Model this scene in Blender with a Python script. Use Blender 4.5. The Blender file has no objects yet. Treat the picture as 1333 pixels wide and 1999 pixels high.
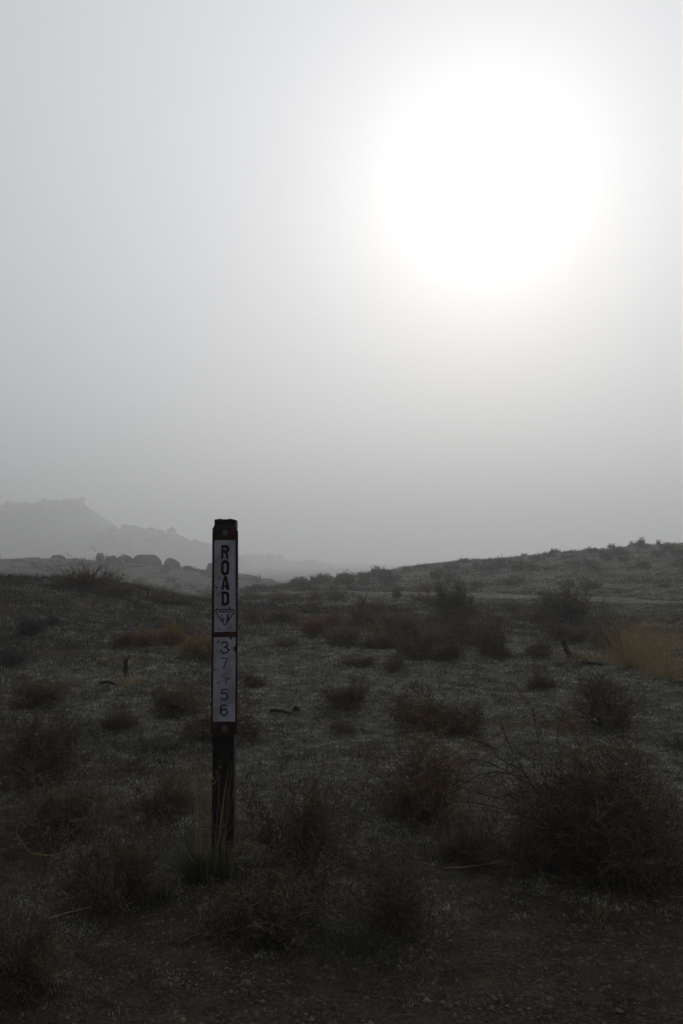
import bpy, bmesh, math, random
import numpy as np
from mathutils import Vector, Matrix

# ------------------------------------------------------------------ scene, camera, sky, sun, exposure
S = bpy.context.scene
COL = S.collection
S.render.engine = 'CYCLES'
S.cycles.use_denoising = True
S.cycles.denoising_input_passes = 'RGB_ALBEDO_NORMAL'
S.cycles.denoising_prefilter = 'NONE'
S.cycles.use_adaptive_sampling = False
S.cycles.sample_clamp_indirect = 4.0
S.cycles.max_bounces = 6
S.cycles.volume_bounces = 3
S.view_settings.view_transform = 'Standard'
S.view_settings.look = 'None'
S.view_settings.gamma = 1.0
S.view_settings.exposure = 0.0
S.view_settings.use_curve_mapping = False

F = 1666.0                       # focal length in photograph pixels (photo is 1333 x 1999)
PITCH = math.atan(90.0 / F)
EYE = 1.12
cam_d = bpy.data.cameras.new('camera')
cam = bpy.data.objects.new('camera', cam_d)
COL.objects.link(cam)
cam_d.sensor_fit = 'HORIZONTAL'
cam_d.sensor_width = 24.0
cam_d.lens = 24.0 * F / 1333.0
cam_d.clip_start = 0.05
cam_d.clip_end = 5000
cam.location = (0, 0, EYE)
cam.rotation_euler = (math.pi / 2 + PITCH, 0, 0)
S.camera = cam

SUN_EL = math.radians(22.4)
SUN_AZ = math.radians(9.9)       # to the right of the view direction (+Y)
sun_dir = Vector((math.sin(SUN_AZ) * math.cos(SUN_EL), math.cos(SUN_AZ) * math.cos(SUN_EL), math.sin(SUN_EL)))

world = bpy.data.worlds.new('World')
S.world = world
world.use_nodes = True
nt = world.node_tree
nt.nodes.clear()


def N(tree, kind, **kw):
    n = tree.nodes.new(kind)
    for k, v in kw.items():
        setattr(n, k, v)
    return n


def M(tree, op, a, b=None, c=None, clamp=False):
    n = tree.nodes.new('ShaderNodeMath')
    n.operation = op
    n.use_clamp = clamp
    for i, v in enumerate((a, b, c)):
        if v is None:
            continue
        if isinstance(v, (int, float)):
            n.inputs[i].default_value = v
        else:
            tree.links.new(v, n.inputs[i])
    return n.outputs[0]


# clear-air part of the sky: Nishita
sky = N(nt, 'ShaderNodeTexSky', sky_type='NISHITA', sun_disc=False)
sky.sun_elevation = SUN_EL
sky.sun_rotation = SUN_AZ
sky.altitude = 900
sky.dust_density = 6.0
sky.air_density = 1.0
bg1 = N(nt, 'ShaderNodeBackground')
bg1.inputs[1].default_value = 0.05
sky_mul = N(nt, 'ShaderNodeMixRGB', blend_type='MULTIPLY')
sky_mul.inputs[0].default_value = 1.0
sky_mul.inputs[2].default_value = (0.12, 0.12, 0.12, 1)
nt.links.new(sky.outputs[0], sky_mul.inputs[1])
nt.links.new(sky_mul.outputs[0], bg1.inputs[0])
# the fog deck above: forward-scattering veil, one function of the angle to the sun over the whole sphere
tc = N(nt, 'ShaderNodeTexCoord')
nrm = N(nt, 'ShaderNodeVectorMath', operation='NORMALIZE')
nt.links.new(tc.outputs['Generated'], nrm.inputs[0])
dp = N(nt, 'ShaderNodeVectorMath', operation='DOT_PRODUCT')
nt.links.new(nrm.outputs[0], dp.inputs[0])
dp.inputs[1].default_value = sun_dir
cosv = M(nt, 'MINIMUM', M(nt, 'MAXIMUM', dp.outputs['Value'], -1.0), 1.0)
theta = M(nt, 'ARCCOSINE', cosv)
half = M(nt, 'MULTIPLY', M(nt, 'ADD', cosv, 1.0), 0.5)
VEIL_BACK, VEIL_FRONT = 0.03, 0.535
veil = M(nt, 'ADD', M(nt, 'MULTIPLY', M(nt, 'POWER', half, 2.4), VEIL_FRONT), VEIL_BACK)
aur = M(nt, 'MULTIPLY', M(nt, 'EXPONENT', M(nt, 'MULTIPLY', theta, -1.0 / 0.38)), 0.27)
core = M(nt, 'MULTIPLY', M(nt, 'EXPONENT', M(nt, 'MULTIPLY', M(nt, 'POWER', theta, 2.0), -1.0 / 0.15 ** 2)), 0.34)
glow = M(nt, 'ADD', aur, core)
c1 = N(nt, 'ShaderNodeVectorMath', operation='SCALE')
c1.inputs[0].default_value = (0.955, 0.985, 1.04)
nt.links.new(veil, c1.inputs['Scale'])
c2 = N(nt, 'ShaderNodeVectorMath', operation='SCALE')
c2.inputs[0].default_value = (1.0, 1.0, 0.99)
nt.links.new(glow, c2.inputs['Scale'])
cs = N(nt, 'ShaderNodeVectorMath', operation='ADD')
nt.links.new(c1.outputs[0], cs.inputs[0])
nt.links.new(c2.outputs[0], cs.inputs[1])
bg2 = N(nt, 'ShaderNodeBackground')
bg2.inputs[1].default_value = 1.17
nt.links.new(cs.outputs[0], bg2.inputs[0])
addsh = N(nt, 'ShaderNodeAddShader')
nt.links.new(bg1.outputs[0], addsh.inputs[0])
nt.links.new(bg2.outputs[0], addsh.inputs[1])
wout = N(nt, 'ShaderNodeOutputWorld')
nt.links.new(addsh.outputs[0], wout.inputs[0])
world.cycles.sampling_method = 'MANUAL'
world.cycles.sample_map_resolution = 512

sun_d = bpy.data.lights.new('sun', 'SUN')
sun_d.energy = 0.7
sun_d.angle = math.radians(12)
sun_d.color = (1.0, 0.985, 0.96)
sun_o = bpy.data.objects.new('sun', sun_d)
COL.objects.link(sun_o)
sun_o.rotation_euler = (-sun_dir).to_track_quat('-Z', 'Y').to_euler()
sun_o.location = (8, 40, 30)

HAZE_DENSITY = 0.0034
HAZE_G = 0.51
HAZE_COLOR = (0.985, 0.99, 0.99, 1)

# ------------------------------------------------------------------ small helpers


def tag(o, label=None, cat=None, group=None, kind=None):
    if label:
        o['label'] = label
    if cat:
        o['category'] = cat
    if group:
        o['group'] = group
    if kind:
        o['kind'] = kind
    return o


def link(o, parent=None):
    COL.objects.link(o)
    if parent is not None:
        o.parent = parent
    return o


def empty(name, loc, rz=0.0, scale=(1, 1, 1)):
    o = bpy.data.objects.new(name, None)
    o.empty_display_size = 0.05
    o.location = loc
    o.rotation_euler = (0, 0, rz)
    o.scale = scale
    COL.objects.link(o)
    return o


def fast_mesh(name, V, T, mats=(), mat_idx=None, smooth=False):
    """V (n,3) float, T (m,k) int, all faces of k corners"""
    V = np.asarray(V, np.float32)
    T = np.asarray(T, np.int32)
    me = bpy.data.meshes.new(name)
    k = T.shape[1]
    me.vertices.add(len(V))
    me.vertices.foreach_set('co', V.ravel())
    me.loops.add(T.size)
    me.loops.foreach_set('vertex_index', T.ravel())
    me.polygons.add(len(T))
    me.polygons.foreach_set('loop_start', np.arange(0, T.size, k, dtype=np.int32))
    if mat_idx is not None:
        me.polygons.foreach_set('material_index', np.asarray(mat_idx, np.int32))
    if smooth:
        me.polygons.foreach_set('use_smooth', np.ones(len(T), dtype=bool))
    me.update(calc_edges=True)
    for m in mats:
        me.materials.append(m)
    return me


def obj(name, me, parent=None, loc=None):
    o = bpy.data.objects.new(name, me)
    if loc is not None:
        o.location = loc
    return link(o, parent)


def bm_mesh(name, bm, mat, smooth=False):
    me = bpy.data.meshes.new(name)
    bm.to_mesh(me)
    bm.free()
    if smooth:
        for p in me.polygons:
            p.use_smooth = True
    me.materials.append(mat)
    return me


# value noise, vectorised
def _hash(ix, iy, s):
    h = (ix.astype(np.int64) * 374761393 + iy.astype(np.int64) * 668265263 + s * 1442695041) & 0xffffffff
    h = ((h ^ (h >> 13)) * 1274126177) & 0xffffffff
    h = h ^ (h >> 16)
    return (h & 0xffffff) / float(0xffffff)


def vnoise(x, y, s=0):
    x = np.asarray(x, float)
    y = np.asarray(y, float)
    ix = np.floor(x)
    iy = np.floor(y)
    fx = x - ix
    fy = y - iy
    fx = fx * fx * (3 - 2 * fx)
    fy = fy * fy * (3 - 2 * fy)
    a = _hash(ix, iy, s)
    b = _hash(ix + 1, iy, s)
    c = _hash(ix, iy + 1, s)
    d = _hash(ix + 1, iy + 1, s)
    return (a * (1 - fx) + b * fx) * (1 - fy) + (c * (1 - fx) + d * fx) * fy - 0.5


def fbm(x, y, s=0, o=4):
    r = 0
    a = 1.0
    for i in range(o):
        r = r + a * vnoise(x * 2 ** i, y * 2 ** i, s + i * 17)
        a *= 0.5
    return r


def sstep(a, b, x):
    t = np.clip((np.asarray(x, float) - a) / (b - a), 0, 1)
    return t * t * (3 - 2 * t)


# ------------------------------------------------------------------ terrain height


def height(x, y):
    x = np.asarray(x, float)
    y = np.asarray(y, float)
    base = np.interp(y, [-200, 18, 30, 60, 80, 100, 200, 1600], [0.0, 0.0, -0.12, -0.8, -1.35, -2.0, -4.5, -6.0])
    # the knoll at the left, 14 m away, falling off to the right
    kx = np.interp(x, [-30, -12, -6.5, -4.9, -3.7, -2.9, -2.4, -1.9, -1.0, 0.2, 2.0], [0.85, 0.86, 0.76, 0.74, 0.60, 0.40, 0.30, 0.22, 0.11, 0.03, 0.0])
    k = kx * sstep(6.0, 14.2, y) * (1 - sstep(14.8, 21.0, y))
    # dip behind the knoll, then the boulder slope
    dip = -0.75 * sstep(17, 34, y) * (1 - sstep(58, 95, y)) * (1 - sstep(-9, -1.5, x + 0.02 * y))
    r1 = np.interp(x, [-90, -40, -31, -22, -19, -16, -12.4, -10.0, -7.6, -4.0], [4.0, 3.0, 2.8, 2.45, 1.95, 1.5, 1.0, 0.6, 0.1, 0.0])
    slope = r1 * sstep(56, 100, y) * (1 - sstep(108, 160, y))
    # the hill at the right
    r2 = np.interp(x, [-5.5, -3.4, -0.6, 3.1, 6.8, 12.4, 19.9, 24.8, 40, 90], [0.0, 0.12, 0.50, 1.08, 1.60, 2.13, 2.64, 2.90, 3.5, 4.5])
    foot = np.interp(x, [-6, 3, 7, 14], [33, 31, 26, 23])
    t = np.clip((y - foot) / (62.0 - foot), 0, 1)
    hill = r2 * (0.55 * t + 0.45 * t * t * (3 - 2 * t)) * (1 - sstep(68, 105, y))
    far = sstep(8, 30, y)
    n = 0.035 * fbm(x * 0.9, y * 0.9, 3) + (0.02 + 0.10 * far) * fbm(x * 0.23, y * 0.23, 11) + 0.022 * fbm(x * 4.3, y * 4.3, 23, 3)
    n = n + 0.35 * sstep(35, 60, y) * (1 - sstep(110, 200, y)) * fbm(x * 0.12, y * 0.12, 31)
    return base + k + dip + slope + hill + n


def h1(x, y):
    return float(height(np.array([x]), np.array([y]))[0])


cp, sp_ = math.cos(PITCH), math.sin(PITCH)


def ray(px, py):
    u = (px - 666.5) / F
    v = (999.5 - py) / F
    return np.array([u, cp - v * sp_, v * cp + sp_])


_ts = np.concatenate([np.arange(1.2, 12, 0.02), np.arange(12, 110, 0.1)])


def ground_at(px, py, fallback=None):
    d = ray(px, py)
    P = d[None, :] * _ts[:, None]
    z = EYE + P[:, 2]
    g = height(P[:, 0], P[:, 1])
    idx = np.where(z <= g)[0]
    if len(idx):
        i = idx[0]
        return np.array([P[i, 0], P[i, 1], g[i]])
    dd = fallback or 60.0
    x, y = d[0] / d[1] * dd, dd
    return np.array([x, y, h1(x, y)])


def zpix(py, y):
    d = ray(666.5, py)
    return EYE + d[2] / d[1] * y


# ------------------------------------------------------------------ materials


def material(name, c0, c1, scale=8.0, detail=4.0, rough=0.9, bump=0.0, spec=0.25, c2=None, scale2=1.5, coord='Object', transl=0.0, bump_scale=None):
    m = bpy.data.materials.new(name)
    m.use_nodes = True
    t = m.node_tree
    b = t.nodes['Principled BSDF']
    b.inputs['Roughness'].default_value = rough
    b.inputs['Specular IOR Level'].default_value = spec
    co = t.nodes.new('ShaderNodeTexCoord')
    geo = t.nodes.new('ShaderNodeNewGeometry')
    src = geo.outputs['Position'] if coord == 'World' else co.outputs['Object']
    n1 = t.nodes.new('ShaderNodeTexNoise')
    n1.inputs['Scale'].default_value = scale
    n1.inputs['Detail'].default_value = detail
    t.links.new(src, n1.inputs['Vector'])
    r = t.nodes.new('ShaderNodeValToRGB')
    r.color_ramp.elements[0].position = 0.35
    r.color_ramp.elements[1].position = 0.65
    r.color_ramp.elements[0].color = (*c0, 1)
    r.color_ramp.elements[1].color = (*c1, 1)
    t.links.new(n1.outputs['Fac'], r.inputs[0])
    out = r.outputs[0]
    if c2 is not None:
        n2 = t.nodes.new('ShaderNodeTexNoise')
        n2.inputs['Scale'].default_value = scale2
        n2.inputs['Detail'].default_value = 5
        t.links.new(src, n2.inputs['Vector'])
        r2 = t.nodes.new('ShaderNodeValToRGB')
        r2.color_ramp.elements[0].position = 0.48
        r2.color_ramp.elements[1].position = 0.62
        t.links.new(n2.outputs['Fac'], r2.inputs[0])
        mx = t.nodes.new('ShaderNodeMixRGB')
        t.links.new(r2.outputs[0], mx.inputs[0])
        t.links.new(out, mx.inputs[1])
        mx.inputs[2].default_value = (*c2, 1)
        out = mx.outputs[0]
    t.links.new(out, b.inputs['Base Color'])
    if bump > 0:
        nb = t.nodes.new('ShaderNodeTexNoise')
        nb.inputs['Scale'].default_value = bump_scale or scale * 3
        nb.inputs['Detail'].default_value = 6
        t.links.new(src, nb.inputs['Vector'])
        bp = t.nodes.new('ShaderNodeBump')
        bp.inputs['Strength'].default_value = bump
        bp.inputs['Distance'].default_value = 0.02
        t.links.new(nb.outputs['Fac'], bp.inputs['Height'])
        t.links.new(bp.outputs[0], b.inputs['Normal'])
    if transl > 0:
        tr = t.nodes.new('ShaderNodeBsdfTranslucent')
        t.links.new(out, tr.inputs['Color'])
        mxs = t.nodes.new('ShaderNodeMixShader')
        mxs.inputs[0].default_value = transl
        t.links.new(b.outputs[0], mxs.inputs[1])
        t.links.new(tr.outputs[0], mxs.inputs[2])
        t.links.new(mxs.outputs[0], t.nodes['Material Output'].inputs['Surface'])
    return m


MAT = {}
MAT['twig'] = material('twig_bark', (0.042, 0.031, 0.021), (0.13, 0.096, 0.066), 14, rough=0.95)
MAT['twig_grey'] = material('grey_bark', (0.05, 0.048, 0.045), (0.11, 0.105, 0.10), 14, rough=0.95)
MAT['dead_twig'] = material('tan_dead_twig', (0.12, 0.088, 0.055), (0.34, 0.255, 0.165), 14, rough=0.85)
MAT['straw_pale'] = material('pale_straw', (0.24, 0.18, 0.09), (0.52, 0.40, 0.21), 9, rough=0.8, transl=0.3)
MAT['twig_pale'] = material('bleached_bark', (0.14, 0.125, 0.11), (0.26, 0.235, 0.21), 22, rough=0.85)
MAT['char'] = material('charred_wood', (0.008, 0.008, 0.009), (0.03, 0.03, 0.033), 20, rough=0.9, bump=0.5)
MAT['leaf_brown'] = material('brown_leaf', (0.072, 0.052, 0.032), (0.20, 0.142, 0.086), 9, rough=0.9, transl=0.15)
MAT['leaf_red'] = material('red_brown_leaf', (0.070, 0.044, 0.027), (0.19, 0.118, 0.070), 9, rough=0.9, transl=0.15)
MAT['leaf_orange'] = material('orange_leaf', (0.12, 0.066, 0.028), (0.32, 0.175, 0.075), 12, rough=0.85, transl=0.5)
MAT['leaf_gold'] = material('gold_flower', (0.17, 0.105, 0.038), (0.36, 0.225, 0.085), 12, rough=0.9, transl=0.2)
MAT['leaf_rust'] = material('rust_flower', (0.14, 0.062, 0.030), (0.28, 0.128, 0.060), 12, rough=0.9, transl=0.2)
MAT['leaf_olive'] = material('olive_leaf', (0.055, 0.047, 0.026), (0.16, 0.130, 0.068), 9, rough=0.9, transl=0.15)
MAT['leaf_sage'] = material('sage_leaf', (0.040, 0.042, 0.040), (0.085, 0.088, 0.084), 9, rough=0.9, transl=0.1)
MAT['straw'] = material('straw', (0.16, 0.115, 0.055), (0.42, 0.31, 0.15), 9, rough=0.8, transl=0.3)
MAT['grass_green'] = material('green_grass', (0.022, 0.034, 0.012), (0.06, 0.085, 0.032), 9, rough=0.7, transl=0.2)
MAT['frost'] = material('frosted_grass', (0.055, 0.054, 0.033), (0.30, 0.30, 0.23), 14.0, rough=0.8, coord='World', c2=(0.10, 0.09, 0.055), scale2=0.9, transl=0.1)
MAT['frost_dull'] = material('brown_mat_plant', (0.036, 0.030, 0.016), (0.11, 0.094, 0.055), 14.0, rough=0.85, coord='World', transl=0.1)
MAT['frost_white'] = material('white_frosted_grass', (0.16, 0.165, 0.125), (0.66, 0.67, 0.56), 14.0, rough=0.8, coord='World', transl=0.15)
MAT['litter'] = material('dry_litter', (0.035, 0.026, 0.017), (0.13, 0.10, 0.068), 6, rough=0.9, coord='World')
MAT['dry_brush'] = material('dry_brush', (0.035, 0.026, 0.017), (0.115, 0.085, 0.055), 1.4, rough=0.9, coord='World', c2=(0.05, 0.045, 0.036), scale2=0.5, transl=0.1)
MAT['stone'] = material('gravel_stone', (0.022, 0.017, 0.012), (0.13, 0.104, 0.078), 38, rough=0.9, coord='World')
MAT['boulder'] = material('granite', (0.05, 0.047, 0.043), (0.12, 0.112, 0.10), 1.6, rough=0.95, bump=0.6, c2=(0.03, 0.03, 0.028), scale2=0.8)
MAT['dark_rock'] = material('dark_rock', (0.014, 0.014, 0.016), (0.045, 0.045, 0.047), 7, rough=0.95, bump=0.6)
MAT['wood_post'] = material('dark_treated_wood', (0.006, 0.005, 0.005), (0.016, 0.012, 0.011), 18, rough=0.9, bump=0.3)
MAT['panel'] = material('red_brown_panel', (0.030, 0.0095, 0.0075), (0.066, 0.019, 0.013), 20, rough=0.65, bump=0.15)
MAT['decal'] = material('white_decal', (0.50, 0.52, 0.61), (0.62, 0.64, 0.73), 30, rough=0.55, spec=0.4, c2=(0.40, 0.40, 0.44), scale2=14)
MAT['ink'] = material('black_ink', (0.010, 0.010, 0.011), (0.022, 0.022, 0.024), 40, rough=0.6)
MAT['ink_thin'] = material('worn_black_ink', (0.03, 0.03, 0.035), (0.20, 0.20, 0.22), 120, rough=0.6)
MAT['bolt'] = material('galvanised_steel', (0.06, 0.066, 0.078), (0.13, 0.14, 0.16), 60, rough=0.45, spec=0.5)
MAT['hill'] = material('far_hill', (0.03, 0.03, 0.027), (0.085, 0.08, 0.07), 0.12, rough=1.0, coord='World')
MAT['road'] = material('dirt_road', (0.042, 0.034, 0.024), (0.10, 0.082, 0.060), 2.2, rough=0.95, coord='World', bump=0.4)


def ground_material():
    m = bpy.data.materials.new('desert_soil')
    m.use_nodes = True
    t = m.node_tree
    b = t.nodes['Principled BSDF']
    b.inputs['Roughness'].default_value = 0.95
    b.inputs['Specular IOR Level'].default_value = 0.15
    geo = t.nodes.new('ShaderNodeNewGeometry')
    pos = geo.outputs['Position']

    def noise(scale, detail=5.0, rough=0.6):
        n = t.nodes.new('ShaderNodeTexNoise')
        n.inputs['Scale'].default_value = scale
        n.inputs['Detail'].default_value = detail
        n.inputs['Roughness'].default_value = rough
        t.links.new(pos, n.inputs['Vector'])
        return n.outputs['Fac']

    def ramp(f, p0, p1, a=(0, 0, 0), c=(1, 1, 1)):
        r = t.nodes.new('ShaderNodeValToRGB')
        r.color_ramp.elements[0].position = p0
        r.color_ramp.elements[1].position = p1
        r.color_ramp.elements[0].color = (*a, 1)
        r.color_ramp.elements[1].color = (*c, 1)
        t.links.new(f, r.inputs[0])
        return r.outputs[0]

    def mix(f, a, c):
        x = t.nodes.new('ShaderNodeMixRGB')
        if isinstance(f, float):
            x.inputs[0].default_value = f
        else:
            t.links.new(f, x.inputs[0])
        for i, v in ((1, a), (2, c)):
            if isinstance(v, tuple):
                x.inputs[i].default_value = (*v, 1)
            else:
                t.links.new(v, x.inputs[i])
        return x.outputs[0]
    soil = ramp(noise(9, 6), 0.3, 0.7, (0.020, 0.0148, 0.0098), (0.078, 0.060, 0.042))
    fine = ramp(noise(60, 3), 0.35, 0.75, (0.5, 0.5, 0.5), (1.35, 1.3, 1.25))
    mul = t.nodes.new('ShaderNodeMixRGB')
    mul.blend_type = 'MULTIPLY'
    mul.inputs[0].default_value = 1
    t.links.new(soil, mul.inputs[1])
    t.links.new(fine, mul.inputs[2])
    # frost and low mat plants in patches, more of it on the open flat beyond the post
    frost = ramp(noise(16, 6, 0.7), 0.42, 0.66, (0.028, 0.024, 0.015), (0.12, 0.113, 0.083))
    sep = t.nodes.new('ShaderNodeSeparateXYZ')
    t.links.new(pos, sep.inputs[0])
    mr = t.nodes.new('ShaderNodeMapRange')
    mr.inputs[1].default_value = 2.5
    mr.inputs[2].default_value = 6.0
    mr.inputs[3].default_value = -0.10
    mr.inputs[4].default_value = 0.17
    t.links.new(sep.outputs['Y'], mr.inputs[0])
    big = M(t, 'ADD', noise(0.9, 5), mr.outputs[0])
    patch = ramp(big, 0.46, 0.60)
    col = mix(patch, mul.outputs[0], frost)
    dry = ramp(noise(0.35, 3), 0.52, 0.64)
    col = mix(M(t, 'MULTIPLY', dry, 0.7), col, (0.055, 0.042, 0.028))
    mk = t.nodes.new('ShaderNodeMapRange')
    mk.inputs[1].default_value = -1.0
    mk.inputs[2].default_value = -4.0
    t.links.new(M(t, 'ADD', sep.outputs['X'], M(t, 'MULTIPLY', M(t, 'SUBTRACT', noise(0.6, 4), 0.5), 6.0)), mk.inputs[0])
    my = t.nodes.new('ShaderNodeMapRange')
    my.inputs[1].default_value = 6.0
    my.inputs[2].default_value = 9.0
    t.links.new(sep.outputs['Y'], my.inputs[0])
    my2 = t.nodes.new('ShaderNodeMapRange')
    my2.inputs[1].default_value = 30.0
    my2.inputs[2].default_value = 20.0
    t.links.new(sep.outputs['Y'], my2.inputs[0])
    dryk = ramp(noise(2.6, 6, 0.7), 0.36, 0.66, (0.020, 0.016, 0.011), (0.062, 0.050, 0.036))
    kf = M(t, 'MULTIPLY', M(t, 'MULTIPLY', mk.outputs[0], my.outputs[0]), M(t, 'MULTIPLY', my2.outputs[0], 0.85))
    col = mix(kf, col, dryk)
    t.links.new(col, b.inputs['Base Color'])
    bp = t.nodes.new('ShaderNodeBump')
    bp.inputs['Strength'].default_value = 0.9
    bp.inputs['Distance'].default_value = 0.03
    t.links.new(M(t, 'ADD', noise(22, 8, 0.7), M(t, 'MULTIPLY', noise(4, 4), 1.5)), bp.inputs['Height'])
    t.links.new(bp.outputs[0], b.inputs['Normal'])
    return m


MAT['soil'] = ground_material()

# ------------------------------------------------------------------ ground, road, far hills, haze
rows = np.concatenate([np.linspace(-60, -2, 24), np.arange(-1.5, 8, 0.05), np.arange(8, 24, 0.1), 24 * np.geomspace(1.0, 1500 / 24.0, 190)])
cols = np.linspace(-1, 1, 301)
cols = np.sign(cols) * (0.45 * np.abs(cols) + 0.55 * np.abs(cols) ** 2.2)
YY = rows[:, None] + 0 * cols[None, :]
W = 9 + 1.05 * np.maximum(rows, 0) + 0.5 * np.maximum(-rows, 0)
XX = W[:, None] * cols[None, :]
ZZ = height(XX, YY)
nr, nc = XX.shape
idx = np.arange(nr * nc).reshape(nr, nc)
quads = np.stack([idx[:-1, :-1], idx[:-1, 1:], idx[1:, 1:], idx[1:, :-1]], -1).reshape(-1, 4)
ground = obj('ground', fast_mesh('ground', np.stack([XX, YY, ZZ], -1).reshape(-1, 3), quads, [MAT['soil']], smooth=True))
tag(ground, kind='structure')


def spline(pts, n):
    pts = np.array(pts, float)
    out = []
    P = np.vstack([2 * pts[0] - pts[1], pts, 2 * pts[-1] - pts[-2]])
    for i in range(1, len(P) - 2):
        for s in np.linspace(0, 1, n, endpoint=False):
            a, b, c, d = P[i - 1], P[i], P[i + 1], P[i + 2]
            out.append(0.5 * ((2 * b) + (-a + c) * s + (2 * a - 5 * b + 4 * c - d) * s * s + (-a + 3 * b - 3 * c + d) * s ** 3))
    out.append(pts[-1])
    return np.array(out)


rp = spline([(-40, 34), (-22, 31.5), (-10, 30.6), (-3, 30), (2.5, 29), (5.4, 26.6), (7.2, 23.6), (9.5, 21.0), (13, 19.6), (20, 18.5), (32, 17.5)], 40)
tg = np.gradient(rp, axis=0)
tg /= np.linalg.norm(tg, axis=1)[:, None]
nm = np.stack([-tg[:, 1], tg[:, 0]], -1)
offs = np.linspace(-1, 1, 15)
half_w = 1.1 + 0.25 * vnoise(np.arange(len(rp)) * 0.11, np.zeros(len(rp)), 5)
G = rp[:, None, :] + nm[:, None, :] * (offs[None, :, None] * half_w[:, None, None])
gz = height(G[..., 0], G[..., 1]) + 0.05 - 0.05 * np.abs(offs)[None, :] ** 4 - 0.03 * np.exp(-((np.abs(offs) - 0.55) / 0.16) ** 2)[None, :]
ri = np.arange(G.shape[0] * 15).reshape(-1, 15)
rq = np.stack([ri[:-1, :-1], ri[1:, :-1], ri[1:, 1:], ri[:-1, 1:]], -1).reshape(-1, 4)
road = obj('dirt_road', fast_mesh('dirt_road', np.concatenate([G, gz[..., None]], -1).reshape(-1, 3), rq, [MAT['road']], smooth=True))
tag(road, kind='structure')


def far_hill(name, dist, prof, depth, seed, rough_h):
    """a real ridge across the valley: crest heights at azimuth columns, falling away in front and behind"""
    px = np.array([p[0] for p in prof], float)
    hz = np.array([zpix(p[1], dist) for p in prof])
    x = (px - 666.5) / F * dist
    xs = np.linspace(x[0], x[-1], 420)
    crest = np.interp(xs, x, hz) + 6.0
    ts = np.linspace(-1, 1, 41)
    X = xs[None, :] + 0 * ts[:, None]
    Y = dist + ts[:, None] * depth + 6 * fbm(xs * 0.03, xs * 0, seed)[None, :]
    prof_y = (1 - np.abs(ts)) ** 0.8
    bumps = fbm(X * 0.10, Y * 0.06, seed + 3, 4) * rough_h - np.abs(vnoise(X * 0.17, Y * 0.1, seed + 8)) * rough_h * 1.6 + 0.35 * rough_h
    Z = -6.0 + crest[None, :] * prof_y[:, None] + bumps * prof_y[:, None] ** 0.3 * np.minimum(1, crest[None, :] / 5)
    Z[0, :] = Z[-1, :] = -8
    ii = np.arange(X.size).reshape(X.shape)
    q = np.stack([ii[:-1, :-1], ii[:-1, 1:], ii[1:, 1:], ii[1:, :-1]], -1).reshape(-1, 4)
    o = obj(name, fast_mesh(name, np.stack([X, Y, Z], -1).reshape(-1, 3), q, [MAT['hill']], smooth=True))
    tag(o, kind='structure')
    HILL_PTS.append((X[8:21].ravel(), Y[8:21].ravel(), Z[8:21].ravel()))
    return o


HILL_PTS = []
far_hill('hill', 580, [(-900, 1060), (-500, 1000), (-200, 985), (-60, 1000), (-20, 1006), (10, 1004), (24, 988), (42, 980), (58, 984), (66, 990), (84, 980), (104, 978), (118, 978), (140, 977), (156, 980), (170, 990), (178, 1004), (188, 1018), (200, 1020), (214, 1032), (240, 1060), (300, 1100)], 230, 41, 3.0)
far_hill('hill', 500, [(-400, 1040), (-150, 1046), (0, 1052), (60, 1050), (120, 1046), (170, 1040), (195, 1029), (212, 1033), (250, 1030), (280, 1034), (300, 1031), (325, 1040), (345, 1040), (360, 1052), (410, 1062), (440, 1078), (490, 1105), (520, 1120)], 130, 57, 2.6)
far_hill('hill', 650, [(380, 1110), (450, 1094), (490, 1090), (510, 1087), (530, 1093), (570, 1098), (610, 1096), (650, 1103), (690, 1113), (760, 1122), (900, 1128)], 150, 73, 3.4)

# the scattered woodland on those hills, far off in the fog: reads as one mass
rw = np.random.default_rng(404)
WV = []
for hx, hy, hz_ in HILL_PTS:
    ok = np.where((hz_ > 1.0) & (hx > -0.62 * hy) & (hx < 0.15 * hy))[0]
    top_bias = rw.choice(ok, 130, p=(hz_[ok] ** 0.6) / (hz_[ok] ** 0.6).sum())
    for i in top_bias:
        R0 = rw.uniform(1.2, 3.0)
        nq = 110
        dv = rw.normal(0, 1, (nq, 3))
        dv /= np.linalg.norm(dv, axis=1)[:, None]
        dv[:, 2] = np.abs(dv[:, 2])
        c0 = np.array([hx[i], hy[i], hz_[i] - 0.3]) + dv * (R0 * rw.uniform(0.25, 1.0, nq) ** 0.6)[:, None] * np.array([1.0, 1.0, rw.uniform(0.7, 1.15)])
        u_ = rw.normal(0, 1, (nq, 3)) * R0 * 0.16
        v_ = rw.normal(0, 1, (nq, 3)) * R0 * 0.16
        WV.append(np.stack([c0 - u_, c0 - v_, c0 + u_, c0 + v_], 1).reshape(-1, 3))
WV = np.concatenate(WV)
wood_far = obj('far_woodland', fast_mesh('far_woodland', WV, np.arange(len(WV)).reshape(-1, 4), [MAT['leaf_olive']]))
tag(wood_far, 'blurred scrubby woodland on the foggy hills at far left', None, None, 'stuff')

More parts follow.
